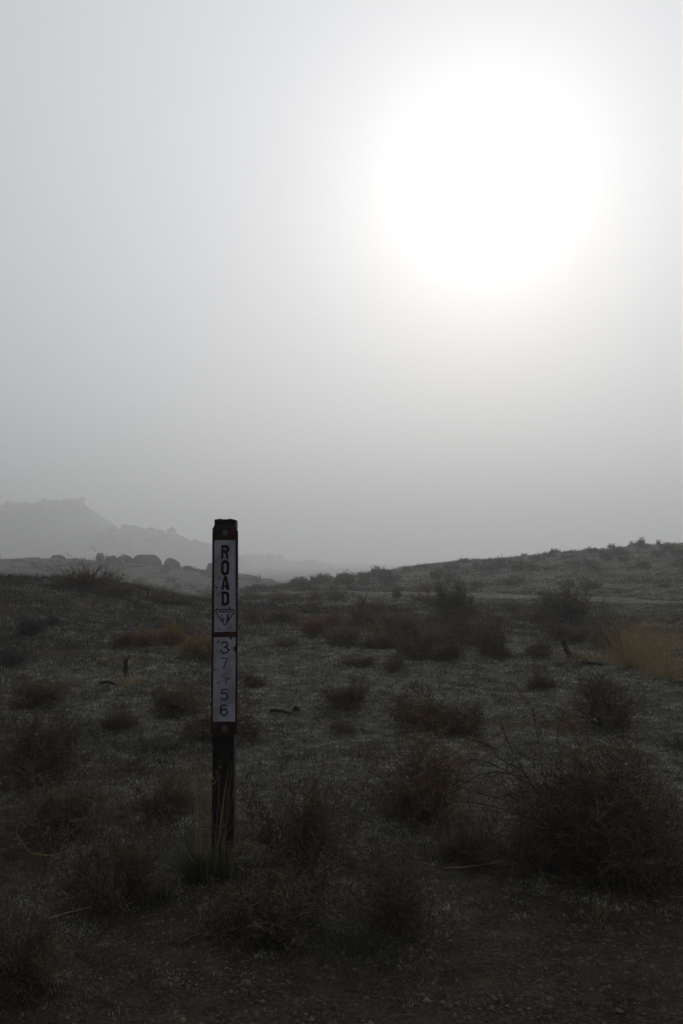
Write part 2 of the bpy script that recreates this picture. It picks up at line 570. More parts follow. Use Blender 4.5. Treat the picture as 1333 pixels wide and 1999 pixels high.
hz_m = bpy.data.materials.new('fog_air')
hz_m.use_nodes = True
ht = hz_m.node_tree
ht.nodes.clear()
hv = ht.nodes.new('ShaderNodeVolumePrincipled')
hv.inputs['Density'].default_value = HAZE_DENSITY
hv.inputs['Anisotropy'].default_value = HAZE_G
hv.inputs['Color'].default_value = HAZE_COLOR
ho = ht.nodes.new('ShaderNodeOutputMaterial')
ht.links.new(hv.outputs[0], ho.inputs['Volume'])
bm = bmesh.new()
bmesh.ops.create_cube(bm, size=1.0)
zmin = float(ZZ.min()) - 3.0
for v in bm.verts:
    v.co.x *= 3400
    v.co.y = 720 + v.co.y * 1640
    v.co.z = zmin if v.co.z < 0 else 76.0
haze = obj('haze', bm_mesh('haze', bm, hz_m))
tag(haze, 'pale even fog filling the whole valley', None, None, 'stuff')

# ------------------------------------------------------------------ the road marker post
POST_Y = float(ground_at(440, 1690)[1])
PX = 1.0 / (F / POST_Y)                    # metres per photo pixel at the post
U = PX / 6.665                             # one unit of the close-up the sign was measured in
post_x = (440.0 - 666.5) / F * POST_Y
post_ground = h1(post_x, POST_Y)


def zu(yu):                                # close-up row -> height
    return zpix(990 + yu / 6.665, POST_Y) - post_ground


def xu(x):
    return (x - 666.0) * U


marker = empty('road_marker_post', (post_x, POST_Y, post_ground))
tag(marker, 'dark wooden post with red-brown ROAD panel and white number strip', 'sign post')


def plate(name, outline, y0, y1, mat, parent, bevel=0.0):
    """outline: list of (x, z) counter-clockwise seen from the camera, extruded from y0 (front) to y1 (back)"""
    bm = bmesh.new()
    f = [bm.verts.new((x, y0, z)) for x, z in outline]
    b = [bm.verts.new((x, y1, z)) for x, z in outline]
    n = len(outline)
    bm.faces.new(f)
    bm.faces.new(b[::-1])
    for i in range(n):
        j = (i + 1) % n
        bm.faces.new((f[j], f[i], b[i], b[j]))
    bmesh.ops.recalc_face_normals(bm, faces=bm.faces)
    if bevel:
        bmesh.ops.bevel(bm, geom=[e for e in bm.edges if abs(e.verts[0].co.y - e.verts[1].co.y) < 1e-6 and e.verts[0].co.y < (y0 + y1) / 2], offset=bevel, segments=2, affect='EDGES')
    return obj(name, bm_mesh(name, bm, mat), parent)


rnd = random.Random(7)
# the wooden post behind the panel, weathered uneven top
pw0, pw1 = xu(517), xu(791)
top = [(pw0, zu(166)), (xu(530), zu(158)), (xu(562), zu(156)), (xu(570), zu(150)), (xu(604), zu(151)), (xu(612), zu(156)), (xu(690), zu(157)), (xu(700), zu(152)),
       (xu(745), zu(151)), (xu(756), zu(158)), (xu(782), zu(160)), (pw1, zu(170))]
left = [(pw0 + rnd.uniform(-1, 1) * 0.0009, z) for z in np.linspace(-0.18, zu(200), 14)][::-1]
right = [(pw1 + rnd.uniform(-1, 1) * 0.0009, z) for z in np.linspace(-0.18, zu(200), 14)]
outline = top[::-1] + left + right
plate('post', [(x, z) for x, z in outline], 0.006, 0.074, MAT['wood_post'], marker)
# red-brown panel with chipped right edge and cut top corners
pan = [(xu(498), zu(292)), (xu(502), zu(272)), (xu(516), zu(258)), (xu(520), zu(236)), (xu(790), zu(236)), (xu(794), zu(254)), (xu(812), zu(264)), (xu(819), zu(276)), (xu(813), zu(284)), (xu(817), zu(300)), (xu(829), zu(316)),
       (xu(831), zu(490)), (xu(824), zu(498)), (xu(831), zu(508)), (xu(834), zu(1078)), (xu(823), zu(1092)), (xu(829), zu(1110)), (xu(834), zu(1116)), (xu(834), zu(1160)), (xu(824), zu(1172)), (xu(832), zu(1192)),
       (xu(836), zu(1210)), (xu(836), zu(1840)), (xu(833), zu(1852)), (xu(837), zu(2300)), (xu(836), zu(2935)), (xu(812), zu(2965)), (xu(520), zu(2970)), (xu(500), zu(2940)), (xu(499), zu(1800))]
panel = plate('panel', pan[::-1], -0.006, 0.006 - 0.0005, MAT['panel'], marker)


def decal(name, out):
    return plate(name, out[::-1], -0.0072, -0.0061, MAT['decal'], marker)


d1 = decal('road_decal', [(xu(527), zu(430)), (xu(797), zu(432)), (xu(803), zu(1000)), (xu(810), zu(1372)), (xu(806), zu(1392)), (xu(810), zu(1410)), (xu(811), zu(1618)), (xu(533), zu(1624)), (xu(530), zu(1000))])
o2 = 1533
d2 = decal('number_decal', [(xu(527), zu(158 + o2)), (xu(724), zu(155 + o2)), (xu(733), zu(166 + o2)), (xu(742), zu(184 + o2)), (xu(764), zu(187 + o2)), (xu(768), zu(172 + o2)), (xu(760), zu(157 + o2)), (xu(808), zu(156 + o2)),
                            (xu(812), zu(222 + o2)), (xu(806), zu(262 + o2)), (xu(796), zu(286 + o2)), (xu(781), zu(298 + o2)), (xu(787), zu(316 + o2)), (xu(798), zu(340 + o2)), (xu(811), zu(348 + o2)), (xu(811), zu(1250 + o2)), (xu(525), zu(1253 + o2)), (xu(527), zu(700 + o2))])
INK_Y0, INK_Y1 = -0.0078, -0.0072 - 0.0001


def ink_polys(name, polys, parent, mat='ink'):
    """flat print: several simple polygons (x, y in close-up units) as one thin mesh"""
    bm = bmesh.new()
    for poly in polys:
        vs = [bm.verts.new((xu(x), INK_Y0, zu(y))) for x, y in poly]
        f = bm.faces.new(vs)
        r = bmesh.ops.extrude_face_region(bm, geom=[f])
        for v in r['geom']:
            if isinstance(v, bmesh.types.BMVert):
                v.co.y = INK_Y1
    bmesh.ops.recalc_face_normals(bm, faces=bm.faces)
    return obj(name, bm_mesh(name, bm, MAT[mat]), parent)


def stroke(pts, w):
    """polyline -> list of quads of width w (joined visually)"""
    pts = [np.array(p, float) for p in pts]
    qs = []
    for a, b in zip(pts[:-1], pts[1:]):
        d = b - a
        L = np.linalg.norm(d)
        if L < 1e-6:
            continue
        d /= L
        n = np.array([-d[1], d[0]]) * w / 2
        e = d * w * 0.18
        qs.append([tuple(a - e + n), tuple(b + e + n), tuple(b + e - n), tuple(a - e - n)])
    return qs


def arc(cx, cy, rx, ry, a0, a1, n=14):
    return [(cx + rx * math.cos(math.radians(a)), cy + ry * math.sin(math.radians(a))) for a in np.linspace(a0, a1, n)]


# R O A D in tall condensed bold capitals
ink_polys('letter_r', [[(616, 496), (646, 496), (646, 674), (616, 674)]] + stroke([(640, 511)] + arc(676, 545, 28, 34, -90, 90, 12) + [(640, 579)], 35)
          + [[(664, 590), (692, 578), (704, 598), (708, 640), (716, 674), (684, 674), (678, 640)]], d1)
ink_polys('letter_o', stroke([(632, 760), (632, 815)] + arc(668, 830, 36, 38, 180, 0, 12) + [(704, 815), (704, 745)] + arc(668, 745, 36, 38, 0, -180, 12) + [(632, 760)], 36), d1)
ink_polys('letter_a', [[(617, 1074), (655, 896), (675, 896), (650, 1074)], [(684, 1074), (664, 896), (692, 896), (731, 1074)], [(640, 1018), (640, 1042), (706, 1042), (706, 1018)]], d1)
ink_polys('letter_d', [[(624, 1098), (656, 1098), (658, 1277), (626, 1277)]] + stroke([(645, 1112), (672, 1112)] + arc(676, 1147, 32, 34, -90, 0, 7) + [(708, 1230)] + arc(676, 1230, 32, 32, 0, 90, 7) + [(645, 1262)], 35), d1)
# emblem: rounded downward triangle with a header band, a conifer and a winding river
tri = [(560, 1330), (775, 1330)] + arc(770, 1348, 20, 18, -90, 30, 6) + [(690, 1520)] + arc(669, 1512, 20, 18, 20, 150, 6) + [(552, 1356)] + arc(566, 1346, 18, 17, 150, 270, 6)
em = ink_polys('emblem', stroke(tri, 12) + stroke([(585, 1352), (770, 1352)], 7) + stroke([(592, 1364), (748, 1364)], 5)
               + [[(708, 1378), (720, 1402), (713, 1404), (726, 1424), (716, 1426), (731, 1448), (718, 1450), (726, 1470), (713, 1470), (713, 1486), (706, 1486), (706, 1470), (692, 1468), (700, 1448), (690, 1446), (702, 1424), (694, 1422), (704, 1402), (699, 1400)]]
               + [[(690, 1462), (702, 1478), (700, 1500), (676, 1506), (692, 1490)], [(608, 1436), (640, 1442), (668, 1458), (652, 1462), (664, 1474), (644, 1480), (656, 1494), (634, 1484), (642, 1468), (622, 1456), (634, 1450)]]
               + [[(600, 1420), (632, 1406), (662, 1420), (640, 1414), (622, 1424)]], d1)
ink_polys('caption_lines', stroke([(546, 1584), (664, 1584)], 5) + stroke([(731, 1584), (796, 1584)], 5) + stroke([(683, 1552), (686, 1618)], 3), d1, 'ink_thin')
# 3 7 1 5 6 in thin worn figures
ink_polys('digit_three', stroke(arc(668, 252 + o2, 38, 34, 200, 440, 14) + [(660, 286 + o2)], 18) + stroke([(660, 286 + o2)] + arc(668, 324 + o2, 46, 38, -85, 160, 16), 18), d2, 'ink')
ink_polys('digit_seven', stroke([(624, 430 + o2), (716, 426 + o2)], 13) + stroke([(702, 446 + o2), (680, 496 + o2), (655, 566 + o2)], 18), d2, 'ink_thin')
ink_polys('digit_one', stroke([(642, 662 + o2), (690, 628 + o2)], 10) + stroke([(690, 680 + o2), (688, 768 + o2)], 15), d2, 'ink_thin')
ink_polys('digit_five', stroke([(708, 832 + o2), (640, 832 + o2), (632, 890 + o2)], 13) + stroke(arc(668, 924 + o2, 44, 44, -140, 150, 18), 18), d2, 'ink')
ink_polys('digit_six', stroke(arc(668, 1080 + o2, 44, 46, -40, -180, 10) + [(624, 1126 + o2)], 18) + stroke(arc(668, 1130 + o2, 43, 42, 180, 540, 22), 18), d2, 'ink')
# shot pits and chips in the two strips
pit_bm = bmesh.new()
vs = []
for k in range(9):
    a = k / 9 * math.tau
    r = 1.0 + 0.35 * math.sin(k * 2.7) * 0.6
    vs.append(pit_bm.verts.new((math.cos(a) * r, 0, math.sin(a) * r)))
cen = pit_bm.verts.new((0, 0.35, 0))
for k in range(9):
    pit_bm.faces.new((vs[k], vs[(k + 1) % 9], cen))
pit_me = bm_mesh('pit', pit_bm, MAT['ink'])
for (x, y, r, dd) in [(598, 920, 13, d1), (556, 1046, 13, d1), (572, 1028, 8, d1), (606, 1108, 12, d1), (622, 1096, 8, d1), (580, 1142, 14, d1), (566, 1328, 13, d1), (728, 1311, 14, d1), (556, 1352, 9, d1), (792, 1384, 10, d1), (572, 1434, 4, d1), (664, 548, 10, d1),
                      (590, 215 + o2, 16, d2), (624, 323 + o2, 11, d2), (734, 323 + o2, 14, d2), (680, 558 + o2, 6, d2), (558, 573 + o2, 10, d2), (582, 580 + o2, 7, d2), (725, 693 + o2, 15, d2), (587, 746 + o2, 14, d2), (777, 940 + o2, 6, d2)]:
    p = obj('shot_pit', pit_me, dd, (xu(x), -0.0081, zu(y)))
    p.scale = (r * U * rnd.uniform(0.9, 1.15), r * U * 0.8, r * U * rnd.uniform(0.75, 1.0))
    p.rotation_euler = (0, rnd.uniform(0, 6), 0)


def bolt(x, y, r):
    bm = bmesh.new()
    bmesh.ops.create_cone(bm, cap_ends=True, segments=24, radius1=r * U, radius2=r * U * 0.92, depth=0.002, matrix=Matrix.Translation((0, -0.001, 0)) @ Matrix.Rotation(math.pi / 2, 4, 'X'))
    bmesh.ops.create_cone(bm, cap_ends=True, segments=6, radius1=r * U * 0.68, radius2=r * U * 0.6, depth=0.006, matrix=Matrix.Translation((0, -0.005, 0)) @ Matrix.Rotation(math.pi / 2, 4, 'X') @ Matrix.Rotation(0.3, 4, 'Z'))
    return obj('bolt', bm_mesh('bolt', bm, MAT['bolt']), marker, (xu(x), -0.0062, zu(y)))


bolt(664, 335, 41)
bolt(676, 1340 + o2, 44)

# ------------------------------------------------------------------ plant builders


class Twigs:
    def __init__(self):
        self.s = []
        self.leaf = []

    def seg(self, a, b, r0, r1):
        self.s.append((*a, *b, r0, r1))

    def mesh(self, name, mat, dead=0.16):
        A = np.array(self.s, float)
        p0, p1, r0, r1 = A[:, 0:3], A[:, 3:6], A[:, 6], A[:, 7]
        d = p1 - p0
        d /= np.maximum(np.linalg.norm(d, axis=1), 1e-9)[:, None]
        ref = np.where(np.abs(d[:, 2:3]) < 0.9, np.array([[0, 0, 1.0]]), np.array([[1.0, 0, 0]]))
        u = np.cross(d, ref)
        u /= np.linalg.norm(u, axis=1)[:, None]
        v = np.cross(d, u)
        n = len(A)
        V = np.zeros((n, 6, 3))
        for k in range(3):
            a = k * math.tau / 3
            off = u * math.cos(a) + v * math.sin(a)
            V[:, k] = p0 + off * r0[:, None]
            V[:, 3 + k] = p1 + off * r1[:, None]
        b = np.arange(n)[:, None] * 6
        T = np.stack([np.concatenate([b + k, b + (k + 1) % 3, b + 3 + (k + 1) % 3, b + 3 + k], 1) for k in range(3)], 1).reshape(-1, 4)
        k = (np.sin(np.arange(n) // 5 * 12.9898) * 43758.5453) % 1.0
        mi = np.repeat(((k < dead) & (r0 < 0.003)).astype(int), 3)
        return fast_mesh(name, V.reshape(-1, 3), T, [mat, MAT['dead_twig']], mi)

    def leaf_mesh(self, name, mat, rng, size, per=2, spread=0.6, slim=0.35):
        P = np.array([l[0] for l in self.leaf], float)
        D = np.array([l[1] for l in self.leaf], float)
        P = np.repeat(P, per, 0)
        D = np.repeat(D, per, 0)
        n = len(P)
        D = D + rng.normal(0, spread, (n, 3))
        D /= np.linalg.norm(D, axis=1)[:, None]
        P = P + rng.normal(0, size * 0.5, (n, 3))
        side = np.cross(D, rng.normal(0, 1, (n, 3)))
        side /= np.maximum(np.linalg.norm(side, axis=1), 1e-6)[:, None]
        L = size * rng.uniform(0.6, 1.4, n)[:, None]
        V = np.zeros((n, 4, 3))
        V[:, 0] = P
        V[:, 1] = P + D * L * 0.5 + side * L * slim
        V[:, 2] = P + D * L
        V[:, 3] = P + D * L * 0.5 - side * L * slim
        T = np.arange(n * 4).reshape(n, 4)
        return fast_mesh(name, V.reshape(-1, 3), T, [mat])


def unit(v):
    return v / max(np.linalg.norm(v), 1e-9)


def grow(tw, rng, p, d, L, r, level, cfg):
    n = max(2, int(cfg['nodes'][level]))
    step = L / n
    for i in range(n):
        d = unit(d + rng.normal(0, cfg['wander'], 3) + np.array([0, 0, cfg['lift'] * (1 if level else 0.6)]))
        q = p + d * step
        if q[2] < 0.004:
            q[2] = 0.004 + rng.uniform(0, 0.01)
        ra = r * (1 - 0.75 * i / n)
        rb = r * (1 - 0.75 * (i + 1) / n)
        tw.seg(p, q, ra, rb)
        if level < cfg['levels'] - 1 and i > 0 or (level == 1 and cfg['levels'] > 2):
            for _ in range(rng.poisson(cfg['kids'][level])):
                ax = unit(np.cross(d, rng.normal(0, 1, 3)))
                ang = math.radians(rng.uniform(*cfg['angle']))
                nd = d * math.cos(ang) + ax * math.sin(ang)
                grow(tw, rng, q, nd, L * rng.uniform(*cfg['ratio']), max(rb * 0.7, cfg['rmin']), level + 1, cfg)
        if level >= cfg['leaf_level']:
            tw.leaf.append((q, d))
        p = q


BASE = dict(nodes=(5, 4, 3), wander=0.18, lift=0.05, kids=(1.5, 1.2, 0), angle=(25, 65), ratio=(0.35, 0.6), rmin=0.0009, levels=3, leaf_level=1)


def shrub_proto(seed, stems, Wd, Hh, r0=0.004, fan=1.15, leaf='leaf_brown', bark='twig', lsize=0.012, per=2, slim=0.3, spikes=0, dome=False, leaf_keep=1.0, **kw):
    """returns branch and leaf meshes of a shrub of width Wd and height Hh rooted at the origin"""
    rng = np.random.default_rng(seed)
    cfg = dict(BASE)
    cfg.update(kw)
    tw = Twigs()
    for i in range(stems):
        a = rng.uniform(0, math.tau)
        t = fan * math.sqrt(rng.uniform(0, 1))
        d = np.array([math.sin(t) * math.cos(a), math.sin(t) * math.sin(a), math.cos(t)])
        ext = 1 / math.sqrt((math.sin(t) / (Wd / 2)) ** 2 + (math.cos(t) / Hh) ** 2)
        lob = 0.72 + 0.28 * math.sin(2 * a + seed) * math.cos(3 * a + 1.7 * seed) if not spikes else 1.0
        L = ext * (rng.uniform(0.42, 1.0) * lob if not dome else rng.uniform(0.86, 1.0))
        base = np.array([math.cos(a), math.sin(a), 0]) * Wd * 0.09 * rng.uniform(0, 1)
        grow(tw, rng, base, d, L, r0 * rng.uniform(0.6, 1.2), 0, cfg)
    for i in range(spikes):
        a = rng.uniform(0, math.tau)
        t = rng.uniform(0.05, 0.75)
        d = np.array([math.sin(t) * math.cos(a), math.sin(t) * math.sin(a), math.cos(t)])
        grow(tw, rng, np.zeros(3), d, Hh * rng.uniform(1.15, 1.55), r0 * 1.1, 0, dict(cfg, kids=(0.7, 0.3, 0), leaf_level=3, wander=0.13))
    A = np.array(tw.s)
    ends = A[:, 3:6]
    kx = (Wd / 2) / np.percentile(np.hypot(ends[:, 0], ends[:, 1]), 94)
    kz = Hh / np.percentile(ends[:, 2], 97)
    sc = np.array([kx, kx, kz])
    tw.s = [tuple(np.array(q[0:3]) * sc) + tuple(np.array(q[3:6]) * sc) + (q[6], q[7]) for q in tw.s]
    tw.leaf = [(p * sc, d) for p, d in tw.leaf if rng.uniform() < leaf_keep]
    bm_ = tw.mesh('branches', MAT[bark])
    lm_ = tw.leaf_mesh('foliage', MAT[leaf], rng, lsize, per, 0.7, slim)
    return bm_, lm_


def grass_mesh(name, seed, n, R, H, mat, lean=0.5, width=0.002, curve=0.35, hmin=0.5):
    rng = np.random.default_rng(seed)
    a = rng.uniform(0, math.tau, n)
    rr = R * np.sqrt(rng.uniform(0, 1, n))
    base = np.stack([rr * np.cos(a), rr * np.sin(a), np.zeros(n)], -1)
    da = a + rng.normal(0, 0.6, n)
    out = np.stack([np.cos(da), np.sin(da), np.zeros(n)], -1)
    ln = lean * (0.25 + rr / max(R, 1e-6)) * rng.uniform(0.3, 1.3, n)
    L = H * rng.uniform(hmin, 1.0, n)
    side = np.stack([-np.sin(da + rng.normal(0, 1.2, n)), np.cos(da), np.zeros(n)], -1)
    k = 4
    V = np.zeros((n, k * 2, 3))
    for i in range(k):
        t = i / (k - 1)
        c = base + out * (L * (ln * t + curve * ln * t * t))[:, None] + np.array([0, 0, 1.0]) * (L * (t - 0.35 * curve * ln * t * t))[:, None]
        w = width * (1 - 0.8 * t)
        V[:, 2 * i] = c - side * w
        V[:, 2 * i + 1] = c + side * w
    b = np.arange(n)[:, None] * (2 * k)
    T = np.stack([np.concatenate([b + 2 * i, b + 2 * i + 1, b + 2 * i + 3, b + 2 * i + 2], 1) for i in range(k - 1)], 1).reshape(-1, 4)
    return fast_mesh(name, V.reshape(-1, 3), T, [mat])


PROTO = {}
PW, PH = 0.5, 0.3         # nominal proto width and height


def proto(key, *a, **k):
    PROTO[key] = shrub_proto(*a, **k)


# near, finely branched
proto('near_a', 11, 58, PW, PH, r0=0.0034, lsize=0.0075, per=2, slim=0.35, kids=(1.9, 1.5, 0), leaf_keep=0.35, rmin=0.0013, wander=0.14)
proto('near_b', 12, 54, PW, PH, r0=0.0034, lsize=0.0075, per=2, slim=0.35, kids=(1.9, 1.5, 0), fan=1.3, leaf_keep=0.32, rmin=0.0013, wander=0.14)
proto('near_red', 13, 42, PW, PH, r0=0.003, leaf='leaf_red', lsize=0.0075, per=2, slim=0.4, kids=(1.7, 1.3, 0), lift=0.09, leaf_keep=0.4, rmin=0.0013, wander=0.14)
proto('near_low', 14, 60, PW, PH, r0=0.003, lsize=0.007, per=1, slim=0.35, kids=(1.8, 1.4, 0), fan=1.45, leaf_keep=0.3, rmin=0.0013, wander=0.22)
# middle distance
proto('mid_a', 21, 50, PW, PH, r0=0.005, lsize=0.016, per=2, slim=0.3, kids=(1.4, 1.0, 0), rmin=0.0015, leaf_keep=0.7)
proto('mid_b', 22, 46, PW, PH, r0=0.005, lsize=0.016, per=2, slim=0.3, kids=(1.4, 1.0, 0), rmin=0.0015, fan=1.3, leaf_keep=0.7)
proto('mid_red', 23, 46, PW, PH, r0=0.005, leaf='leaf_red', lsize=0.016, per=2, kids=(1.4, 1.0, 0), rmin=0.0015, leaf_keep=0.7)
proto('olive', 24, 80, PW, PH, r0=0.004, leaf='leaf_olive', lsize=0.020, per=2, slim=0.16, kids=(1.3, 0.8, 0), angle=(10, 30), lift=0.14, fan=0.95, rmin=0.0015)
proto('sage', 25, 60, PW, PH, r0=0.005, leaf='leaf_sage', bark='twig_grey', lsize=0.016, per=2, slim=0.25, kids=(1.3, 0.9, 0), angle=(15, 45), lift=0.1)
proto('gold', 26, 90, PW, PH, r0=0.0035, leaf='leaf_gold', lsize=0.013, per=3, slim=0.35, kids=(1.0, 1.2, 0), angle=(12, 35), lift=0.07, dome=True, leaf_level=2)
proto('rust', 27, 90, PW, PH, r0=0.0035, leaf='leaf_rust', lsize=0.013, per=3, slim=0.35, kids=(1.0, 1.2, 0), angle=(12, 35), lift=0.07, dome=True, leaf_level=2)
proto('spiky', 28, 95, PW, PH, r0=0.004, leaf='leaf_brown', lsize=0.010, per=1, slim=0.25, kids=(1.2, 0.9, 0), spikes=22, rmin=0.0012, angle=(15, 45), leaf_keep=0.6)
# far, coarse
proto('far_a', 31, 34, PW, PH, r0=0.006, leaf='leaf_olive', lsize=0.032, per=2, slim=0.32, kids=(1.1, 0.7, 0), rmin=0.003)
proto('far_b', 32, 30, PW, PH, r0=0.006, leaf='leaf_brown', lsize=0.032, per=2, slim=0.32, kids=(1.1, 0.7, 0), rmin=0.003, fan=1.3)


def put_shrub(key, x, y, z, w, h, label, cat='shrub', name='shrub', group=None, rz=None, parts=True):
    bmh, lmh = PROTO[key]
    s = (w / PW, w / PW * rnd.uniform(0.85, 1.05), h / PH)
    o = empty(name, (x, y, z - 0.01), rnd.uniform(0, 6.28) if rz is None else rz, s)
    tag(o, label, cat, group)
    obj('branches', bmh, o)
    obj('foliage', lmh, o)
    return o


def shrub_at(key, px, py, wpx, hpx, label, depth=None, **k):
    g = ground_at(px, py, depth)
    m = g[1] / F
    return put_shrub(key, g[0], g[1] + wpx * m * 0.25, h1(g[0], g[1] + wpx * m * 0.25), wpx * m * 1.04, hpx * m * (0.92 if g[1] < 5 else 0.84), label, **k)


# ------------------------------------------------------------------ shrubs one can pick out, nearest first
big = put_shrub  # noqa
g = ground_at(1185, 1722)
rng0 = np.random.default_rng(5)
# the large thorny shrub at the lower right: its own mesh, dense twigs, orange-leaved long branches reaching left
tw = Twigs()
cfg = dict(BASE, kids=(2.2, 1.7, 0), nodes=(6, 5, 3), wander=0.24, rmin=0.0015, angle=(30, 75), lift=0.03)
WB, HB = 0.74, 0.36
for i in range(80):
    a = rng0.uniform(0, math.tau)
    t = 1.35 * math.sqrt(rng0.uniform(0, 1))
    d = np.array([math.sin(t) * math.cos(a), math.sin(t) * math.sin(a), math.cos(t)])
    ext = 1 / math.sqrt((math.sin(t) / (WB / 2)) ** 2 + (math.cos(t) / HB) ** 2)
    grow(tw, rng0, np.array([rng0.uniform(-0.1, 0.1), rng0.uniform(-0.1, 0.1), 0.0]), d, ext * rng0.uniform(0.75, 1.02), 0.0042 * rng0.uniform(0.6, 1.2), 0, cfg)
big_root = empty('thorny_shrub', (g[0], g[1] + 0.18, h1(g[0], g[1] + 0.18) - 0.01))
tag(big_root, 'largest dark tangled thorny shrub, filling the lower right corner', 'shrub', 'shrubs around the post')
obj('branches', tw.mesh('branches', MAT['twig']), big_root)
tw.leaf = [l for l in tw.leaf if rng0.uniform() < 0.5]
obj('foliage', tw.leaf_mesh('foliage', MAT['leaf_brown'], rng0, 0.0075, 1, 0.7, 0.35), big_root)
tw2 = Twigs()
mb = g[1] / F
LONG = [[(-60, 120), (-130, 190), (-186, 224), (-210, 251), (-260, 267), (-339, 271), (-373, 266)], [(-210, 251), (-289, 282), (-327, 312), (-395, 316)], [(-120, 170), (-226, 224), (-282, 215), (-350, 213)],
        [(-100, 120), (-265, 163), (-298, 190), (-330, 180)], [(-80, 90), (-215, 129), (-283, 134), (-341, 122)], [(-130, 190), (-220, 200), (-300, 160), (-345, 150)], [(-100, 190), (-112, 270), (-125, 330)], [(0, 200), (-5, 290), (-2, 324)],
        [(50, 200), (76, 270), (92, 300)], [(-60, 200), (-70, 280), (-58, 312)], [(-110, 150), (-170, 260), (-178, 300)], [(-90, 210), (-30, 250), (30, 262)]]
for bi, path in enumerate(LONG):
    dy = rng0.uniform(-0.16, 0.04)
    P3 = spline([np.array([px_ * mb, dy * (0.3 + 0.7 * k_ / len(path)), pz_ * mb]) for k_, (px_, pz_) in enumerate(path)], 5)
    for k_ in range(len(P3) - 1):
        f = k_ / len(P3)
        tw2.seg(P3[k_], P3[k_ + 1], 0.0024 * (1 - 0.6 * f), 0.0024 * (1 - 0.6 * (k_ + 1) / len(P3)))
        if f > 0.25:
            dv = unit(P3[k_ + 1] - P3[k_])
            tw2.leaf.append((P3[k_], dv))
            tw2.leaf.append(((P3[k_] + P3[k_ + 1]) / 2, dv))
            if rng0.uniform() < 0.75:
                nd = unit(dv * 0.6 + rng0.normal(0, 0.7, 3))
                grow(tw2, rng0, P3[k_], nd, rng0.uniform(0.05, 0.14), 0.0016, 1, dict(BASE, nodes=(5, 5, 3), kids=(0.6, 0.35, 0), wander=0.16, lift=0.0, rmin=0.0011))
long_b = obj('long_branch', tw2.mesh('long_branch', MAT['twig']), big_root)
obj('foliage', tw2.leaf_mesh('foliage', MAT['leaf_orange'], rng0, 0.009, 3, 0.7, 0.14), long_b)

NEAR = 'shrubs around the post'
shrub_at('near_a', 830, 1612, 205, 150, 'dark twiggy shrub just left of the largest shrub, behind its orange twigs', group=NEAR)
shrub_at('near_red', 785, 1832, 185, 140, 'open reddish twig shrub low in the foreground right of the post', group=NEAR)
shrub_at('near_b', 575, 1702, 235, 165, 'brown twiggy shrub touching the right side of the post foot', group=NEAR)
shrub_at('near_low', 520, 1850, 340, 125, 'low sprawling shrub in front of the green grass at the post foot', group=NEAR)
shrub_at('near_low', 210, 1790, 270, 165, 'wide brown shrub in the lower left foreground, left of the post', group=NEAR)
shrub_at('near_b', 105, 1632, 250, 105, 'dark low shrub at the left edge, above the looping straw twigs', group=NEAR)
shrub_at('near_red', 320, 1598, 160, 95, 'small brown shrub with orange twigs, left of the post below mid height', group=NEAR)
shrub_at('near_a', 60, 1535, 215, 135, 'big rounded brown shrub at the left edge just below the left edge brush', group=NEAR)
shrub_at('near_low', 20, 1960, 240, 150, 'tangled orange-brown shrub cut by the bottom left corner', group=NEAR)
shrub_at('near_low', 915, 1690, 150, 80, 'thin loose twigs low against the left of the largest shrub', group=NEAR)
shrub_at('mid_a', 222, 1427, 74, 60, 'small dark rounded shrub alone on frosty ground left of the post', group=NEAR)
shrub_at('mid_b', 337, 1398, 110, 66, 'dark wide shrub just left of the lower number strip', group=NEAR)
shrub_at('mid_a', 440, 1450, 175, 92, 'dark shrub standing directly behind the post', group=NEAR)
shrub_at('mid_red', 678, 1388, 92, 62, 'dark reddish dome-shaped shrub alone right of the post', group=NEAR)
shrub_at('mid_a', 818, 1420, 140, 84, 'dark spreading shrub behind the tips of the orange twigs', group=NEAR)
shrub_at('mid_b', 905, 1435, 104, 62, 'smaller dark shrub touching the right of the spreading one behind orange twigs', group=NEAR)
shrub_at('near_a', 1195, 1422, 175, 118, 'large black-brown shrub below the straw grass clump at right', group=NEAR)
shrub_at('mid_a', 494, 1342, 62, 44, 'small dark shrub peeping out right of the number strip', group=NEAR)
shrub_at('mid_b', 670, 1432, 60, 22, 'tiny brown tuft on frost below the dome-shaped shrub', group=NEAR)
MIDG = 'brush across the middle ground'
shrub_at('mid_a', 1067, 1346, 60, 48, 'small dark shrub on open frost below the leaning burnt stub', group=MIDG)
shrub_at('mid_red', 770, 1312, 54, 32, 'little red-brown shrub at the near edge of the brush belt', group=MIDG)
shrub_at('mid_b', 815, 1288, 76, 60, 'brown shrub with yellow sprig, front of the brush belt', group=MIDG)
shrub_at('mid_a', 872, 1292, 76, 62, 'dark shrub right beside the yellow-sprigged one in the brush belt', group=MIDG)
shrub_at('mid_b', 965, 1283, 88, 76, 'dark rounded shrub at the right end of the brush belt', group=MIDG)
shrub_at('mid_red', 925, 1262, 95, 62, 'red-brown shrub behind the right end of the brush belt', group=MIDG)
shrub_at('mid_a', 880, 1262, 84, 58, 'dark brush mass below the tall olive shrub', group=MIDG)
shrub_at('olive', 888, 1222, 78, 82, 'tall olive upright shrub standing in front of the road bend', group=MIDG)
shrub_at('olive', 1110, 1218, 100, 72, 'broad rounded olive shrub where the road turns right', group=MIDG)
shrub_at('mid_red', 1112, 1256, 105, 46, 'low reddish brush directly below the broad olive shrub', group=MIDG)
shrub_at('mid_a', 1060, 1282, 62, 40, 'dark low brush left of the leaning burnt stub', group=MIDG)
shrub_at('mid_b', 1195, 1268, 64, 58, 'dark brush tucked against the left of the straw grass', group=MIDG)
shrub_at('mid_red', 790, 1252, 96, 62, 'rust-tinged shrub in the middle of the brush belt', group=MIDG)
